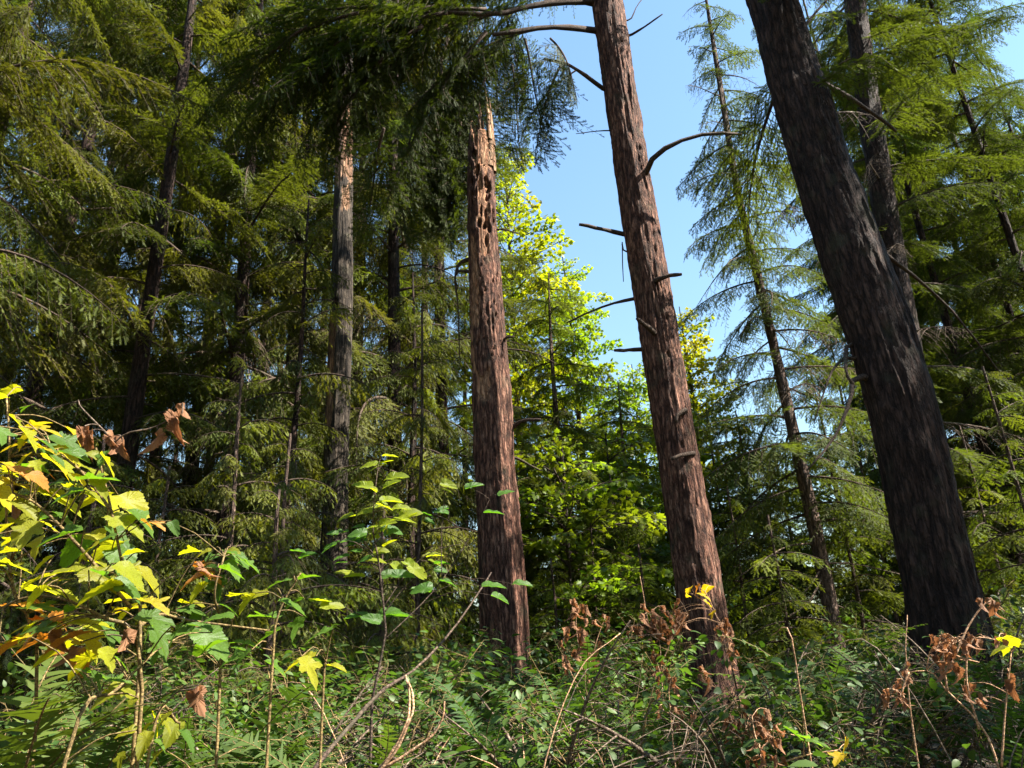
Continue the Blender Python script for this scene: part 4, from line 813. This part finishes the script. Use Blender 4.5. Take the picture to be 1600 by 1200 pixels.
# --- slender sapling with oval leaves in the centre
YO = 3.6
bO = at(600, 1150, YO); bO[2] = G(bO[0], YO)
tO = tag(empty('broadleaf_sapling', bO), 'slender sapling with bright oval leaves standing in front of the grey dead trunk', 'sapling')
go = lambda x, y, dy=0: at(x, y, YO+dy)
scl = canes(tO, bO, [[np.array([bO[0]-.05, YO, bO[2]-.03]), go(580, 1110), go(602, 1000), go(597, 930), go(592, 880), go(583, 830), go(584, 790), go(590, 735)]], 0.008, 0.0022, B_TWIG, 'stem')
scl += canes(tO, bO, [[go(584, 870), go(560, 850, -.1), go(545, 845, -.1)], [go(583, 865), go(560, 838), go(530, 835)], [go(585, 800), go(600, 795, 0), go(615, 790)], [go(598, 950), go(640, 890, .1), go(680, 860, .1), go(720, 850, .1)], [go(598, 960), go(640, 910), go(690, 880, -.1)], [go(600, 980), go(540, 950, .1), go(490, 930, .2)]], 0.0028, 0.0016, B_TWIG, 'twig')
oval_list = [(576, 725, 28, 170, 'y'), (598, 722, 28, 30, 'y'), (618, 745, 36, 5, 'y'), (566, 758, 34, 150, 'y'), (610, 783, 34, 5, 'y'), (600, 790, 26, -20, 'y'), (622, 792, 24, 40, 'y'), (628, 810, 36, 8, 'y'), (604, 818, 28, 10, 'y'), (570, 798, 26, 175, 'y'), (540, 806, 26, 190, 'y'), (610, 826, 32, -5, 'g'), (583, 830, 22, -60, 'y'), (560, 832, 28, 178, 'g'), (535, 832, 20, 185, 'g'), (520, 834, 18, 170, 'g'),
    (518, 848, 26, 185, 'g'), (545, 845, 22, 180, 'g'), (560, 845, 26, 170, 'g'), (593, 860, 24, 10, 'y'), (588, 874, 26, 5, 'y'), (535, 870, 24, 190, 'g'), (570, 872, 28, 178, 'g'), (640, 882, 26, -40, 'y'), (650, 890, 30, -45, 'y'), (678, 868, 26, 10, 'y'), (690, 880, 24, 0, 'g'), (555, 900, 30, 175, 'y'), (480, 868, 26, 20, 'g'), (500, 938, 34, 0, 'y'), (660, 918, 34, 180, 'g'), (628, 900, 34, 0, 'g'), (560, 964, 36, 175, 'g'), (620, 962, 40, 5, 'g'), (700, 908, 28, -10, 'g'), (668, 804, 22, -15, 'g'), (700, 758, 26, -20, 'y'), (690, 800, 24, 160, 'g'), (740, 760, 28, 20, 'g'), (770, 800, 30, 0, 'g'), (790, 770, 26, 30, 'g'), (770, 915, 36, 0, 'g'), (815, 912, 30, -5, 'g'), (780, 935, 28, -30, 'g')]
scl += canes(tO, bO, [[go(600, 1000), go(680, 920, .2), go(740, 830, .3), go(765, 780, .3)], [go(690, 900, .2), go(690, 830, .2), go(695, 770, .2)]], 0.0028, 0.0014, B_TWIG, 'twig')
for (x, y, l, dg, c) in oval_list+[(x+_rl.uniform(-22, 22), y+_rl.uniform(-14, 18), l*_rl.uniform(0.7, 1.0), dg+_rl.uniform(-30, 30), c) for (x, y, l, dg, c) in oval_list if x < 720]:
    Yd = YO+_rl.uniform(-0.1, 0.1)+(0.25 if x > 650 else 0); ctr = at(x, y, Yd); size = l*px_m(ctr)*1.12
    ang = math.radians(dg); az = math.atan2(_rl.uniform(-0.4, 0.3), math.cos(ang)) if abs(math.cos(ang)) > 0.3 else -1.5
    pitch = math.sin(ang)*0.8
    d = np.array([math.cos(az)*math.cos(pitch), math.sin(az)*math.cos(pitch), math.sin(pitch)]); root = ctr-d*size*0.45
    m, col = MATS[c]
    set_leaf(tO, bO, root, az, pitch, _rl.uniform(0.2, 1.0)*(1 if math.cos(az) > 0 else -1), size, _rl.choice(OVALS), m, (0.85, 1, 1), width=0.95)
    petiole(tO, bO, root, scl, r=0.001, mat=B_TWIG)

# --- withered brown shrubs
def dead_shrub(label, lines, leaves, Y, r=0.004):
    b = np.array([lines[0][0][0], lines[0][0][1], 0]); P0 = at(lines[0][0][0], lines[0][0][1], Y); b = np.array([P0[0], Y, G(P0[0], Y)])
    t = tag(empty('withered_shrub', b), label, 'shrub')
    L3 = []
    for ln in lines:
        pts = [at(x, y, Y+(q[0] if q else 0)) for x, y, *q in ln]
        L3.append(pts)
    L3[0] = [np.array([b[0], b[1], b[2]-0.05])]+L3[0]
    c = canes(t, b, L3, r, r*0.4, B_TAN, 'cane')
    for x, y, l, *cc in leaves:
        p = at(x, y, Y+_rl.uniform(-.12, .12)); size = l*px_m(p)*(0.85 if not cc else 1.15)
        mt = L_DEAD if not cc else MATS[cc[0]][0]
        v = _rl.uniform(0.75, 1.25)
        set_leaf(t, b, p+[0, 0, size*0.35], _rl.uniform(0, 6.28), (-1.2 if not cc else -0.3)+_rl.uniform(-.4, .4), _rl.uniform(-1, 1), size, _rl.choice(CURLED) if not cc else _rl.choice(LEAVES), mt, (v, v, v), name='withered_leaf' if not cc else 'leaf')
        petiole(t, b, p+[0, 0, size*0.35], c, r=0.0012, mat=B_TAN)
    return t
def cluster(cx, cy, n, sx, sy, l): return [(cx+_rl.gauss(0, sx), cy+_rl.gauss(0, sy), l*_rl.uniform(0.7, 1.25)) for _ in range(n)]
dead_shrub('rust-brown withered shrub hanging in clusters between the snag and the tall reddish trunk', [[(920, 1160), (915, 1080), (900, 980), (905, 950)], [(915, 1080), (930, 1010), (945, 965)], [(915, 1100), (880, 1020), (885, 985)]],
           cluster(900, 970, 14, 12, 16, 22)+cluster(915, 1030, 16, 18, 16, 24)+cluster(945, 970, 5, 8, 6, 18)+cluster(885, 1040, 5, 10, 8, 18), 5.0)
dead_shrub('drooping rust-brown withered shrub close left of the tall reddish trunk', [[(1040, 1170), (1035, 1080), (1030, 1000), (1015, 960)], [(1032, 1040), (1055, 990), (1075, 960)], [(1034, 1060), (1020, 1010), (1000, 900)]],
           cluster(1020, 970, 14, 12, 14, 24)+cluster(1045, 985, 12, 14, 10, 22)+cluster(1030, 1030, 10, 8, 22, 22)+cluster(1065, 960, 8, 10, 12, 20)+cluster(985, 985, 4, 6, 6, 16), 5.2)
dead_shrub('yellow-leaved sprig against the base of the tall reddish trunk', [[(1150, 1160), (1140, 1010), (1110, 950), (1085, 930)], [(1120, 965), (1105, 930), (1090, 915)]],
           [(1080, 925, 18, 'Y'), (1090, 935, 20, 'Y'), (1112, 925, 24, 'Y'), (1100, 945, 16, 'Y'), (1118, 960, 16, 'Y'), (1075, 935, 14, 'Y'), (1095, 918, 16, 'O')]+cluster(1135, 985, 12, 8, 14, 18)+cluster(1068, 970, 7, 5, 10, 20)+cluster(1145, 1030, 8, 8, 14, 18), 5.6)
dead_shrub('tangled brown withered shrub in front of the foot of the tall reddish trunk', [[(1055, 1195), (1048, 1120), (1045, 1080)], [(1060, 1190), (1090, 1110), (1120, 1080), (1100, 1050)], [(1060, 1195), (1120, 1130), (1165, 1140)], [(1055, 1190), (1160, 1080), (1150, 1060)]],
           cluster(1055, 1075, 5, 6, 14, 26)+cluster(1100, 1062, 4, 12, 6, 26)+cluster(1060, 1120, 14, 16, 14, 16)+cluster(1150, 1140, 16, 16, 12, 20)+cluster(1185, 1130, 12, 14, 14, 20), 3.8)
dead_shrub('withered shrub with rusty hanging leaves before the massive dark trunk', [[(1560, 1198), (1530, 1130), (1480, 1080), (1455, 1050), (1420, 1050)], [(1480, 1080), (1475, 1020), (1500, 1000)], [(1530, 1140), (1510, 1060), (1520, 1000), (1560, 1000)], [(1490, 1030), (1515, 975), (1545, 940), (1570, 955)], [(1565, 1198), (1570, 1120), (1580, 1020)], [(1420, 1050), (1410, 1080), (1412, 1100)], [(1480, 1020), (1510, 1030), (1530, 1035)]],
           cluster(1475, 1010, 14, 12, 10, 24)+cluster(1480, 1035, 14, 14, 10, 24)+cluster(1520, 1010, 8, 8, 8, 24)+cluster(1550, 945, 4, 6, 6, 26)+cluster(1410, 1065, 6, 8, 12, 22)+cluster(1385, 1085, 5, 8, 6, 20)+cluster(1408, 1098, 5, 6, 6, 22)+cluster(1525, 1090, 6, 10, 14, 22)+cluster(1565, 1005, 4, 5, 5, 22)+cluster(1576, 1060, 3, 4, 10, 26)+[(1590, 1010, 34, 'y'), (1585, 1025, 30, 'y'), (1598, 1020, 30, 'y')], 2.8)
dead_shrub('dry brown shrub with a few pale leaves, bottom right of the tall reddish trunk', [[(1190, 1198), (1200, 1160), (1215, 1150)], [(1210, 1195), (1260, 1180), (1310, 1172)], [(1195, 1190), (1180, 1150), (1175, 1120)]],
           cluster(1205, 1150, 14, 14, 14, 22)+cluster(1195, 1190, 8, 16, 8, 22)+[(1225, 1150, 34, 'g'), (1245, 1165, 36, 'g'), (1240, 1150, 30, 'g'), (1330, 1180, 40, 'Y'), (1260, 1170, 30, 'g'), (1318, 1190, 30, 'Y')], 3.0)

# --- leaning bare branch, arching dry stems, bare twigs
def stick(name, label, cat, pts, r0, r1, mat, group=None, n=16):
    Q = bez(pts, n); b = Q[0].copy(); mb = MB(); q = Q-b + R0.normal(0, r0*0.15, Q.shape); tube(mb, q, np.linspace(r0, r1, n)*(1+0.1*np.sin(np.arange(n)*1.9)), 7, 0)
    o = part(name, mb.mesh(name, [mat])); o.location = b; return tag(o, label, cat, group)
stick('fallen_branch', 'long bare grey branch leaning up to the right in front of the snag', 'branch', [at(480, 1215, 3.0), at(552, 1128, 3.3), at(600, 1076, 3.5), at(648, 1046, 3.7), at(715, 974, 4.1), at(768, 895, 4.4)], 0.009, 0.004, B_TWIG)
stick('dry_stem', 'outer of two parallel tan dry stems arching up at the bottom centre', 'stem', [at(585, 1215, 2.6), at(620, 1170, 2.6), at(642, 1120, 2.6), at(645, 1085, 2.65), at(636, 1062, 2.7)], 0.0055, 0.003, B_TAN)
stick('dry_stem', 'inner of two parallel tan dry stems arching up at the bottom centre', 'stem', [at(575, 1222, 2.62), at(612, 1175, 2.62), at(635, 1130, 2.62), at(640, 1090, 2.67), at(634, 1055, 2.7)], 0.005, 0.003, B_TAN)
stick('dry_stem', 'tan dry stem curving off to the right at the bottom centre', 'stem', [at(600, 1200, 2.6), at(640, 1175, 2.6), at(675, 1150, 2.6), at(692, 1120, 2.6), at(694, 1095, 2.6)], 0.005, 0.0025, B_TAN)
stick('bare_log', 'short pale broken log lying on the ground below the snag', 'log', [at(835, 1183, 4.4), at(870, 1186, 4.4), at(905, 1190, 4.3)], 0.016, 0.012, B_DEADTWIG)
stick('bare_log', 'short pale broken branch lying left of the tall reddish trunk, above the bottom edge', 'log', [at(760, 1130, 4.6), at(790, 1127, 4.6), at(815, 1124, 4.6)], 0.018, 0.014, B_DEADTWIG)
for i in range(26):
    x = _rl.choice((_rl.uniform(440, 760), _rl.uniform(800, 1200), _rl.uniform(1240, 1590))); Y = _rl.uniform(2.8, 4.6); b = at(x, 1190, Y); b[2] = G(b[0], Y)-0.02
    d = _rl.uniform(-0.35, 0.35); h = _rl.uniform(0.5, 1.0)
    stick('bare_twig', 'thin bare dry twig standing among the ferns and shrubs along the bottom', 'twig', [b, b+[d*0.4, 0, h*0.5], b+[d, _rl.uniform(-.15, .15), h*0.85], b+[d*1.7, _rl.uniform(-.2, .2), h*_rl.uniform(0.7, 1.05)]], 0.004, 0.0015, B_DEADTWIG if i % 2 else B_TAN, 'bare twigs along the bottom', 12)
number_labels('bare twigs along the bottom', 'thin bare dry twig among ferns and shrubs along the bottom, %s from the left')
number_labels('leafless brambles in the undergrowth', 'leafless brown bramble tangle in the undergrowth along the bottom, %s from the left')
number_labels('dark cedars in the left wood', 'dark cedar with drooping sprays in the left wood, %s cedar from the left')
number_labels('dark hemlocks in the left wood', 'dark fine-needled hemlock in the left wood, %s hemlock from the left')
number_labels('hemlocks behind the massive right trunk', 'shaded hemlock behind the massive dark trunk, %s of them from the left')
number_labels('young cedars low in the left wood', 'young cedar low in the wood left of the snag, %s from the left')
number_labels('understory saplings on the right', 'bright hemlock sapling right of the tall reddish trunk, %s from the left')
number_labels('understory saplings in the middle', 'small green hemlock sapling left of the tall reddish trunk, %s from the left')
for g_ in sorted({o['group'] for o in COL.objects if str(o.get('group', '')).startswith('understory shrubs')}):
    number_labels(g_, 'low leafy green shrub '+g_[len('understory shrubs '):]+', %s from the left')
print('objects', len(bpy.data.objects), 'tris(unique)', sum(len(m.loops)-2*len(m.polygons) for m in bpy.data.meshes))
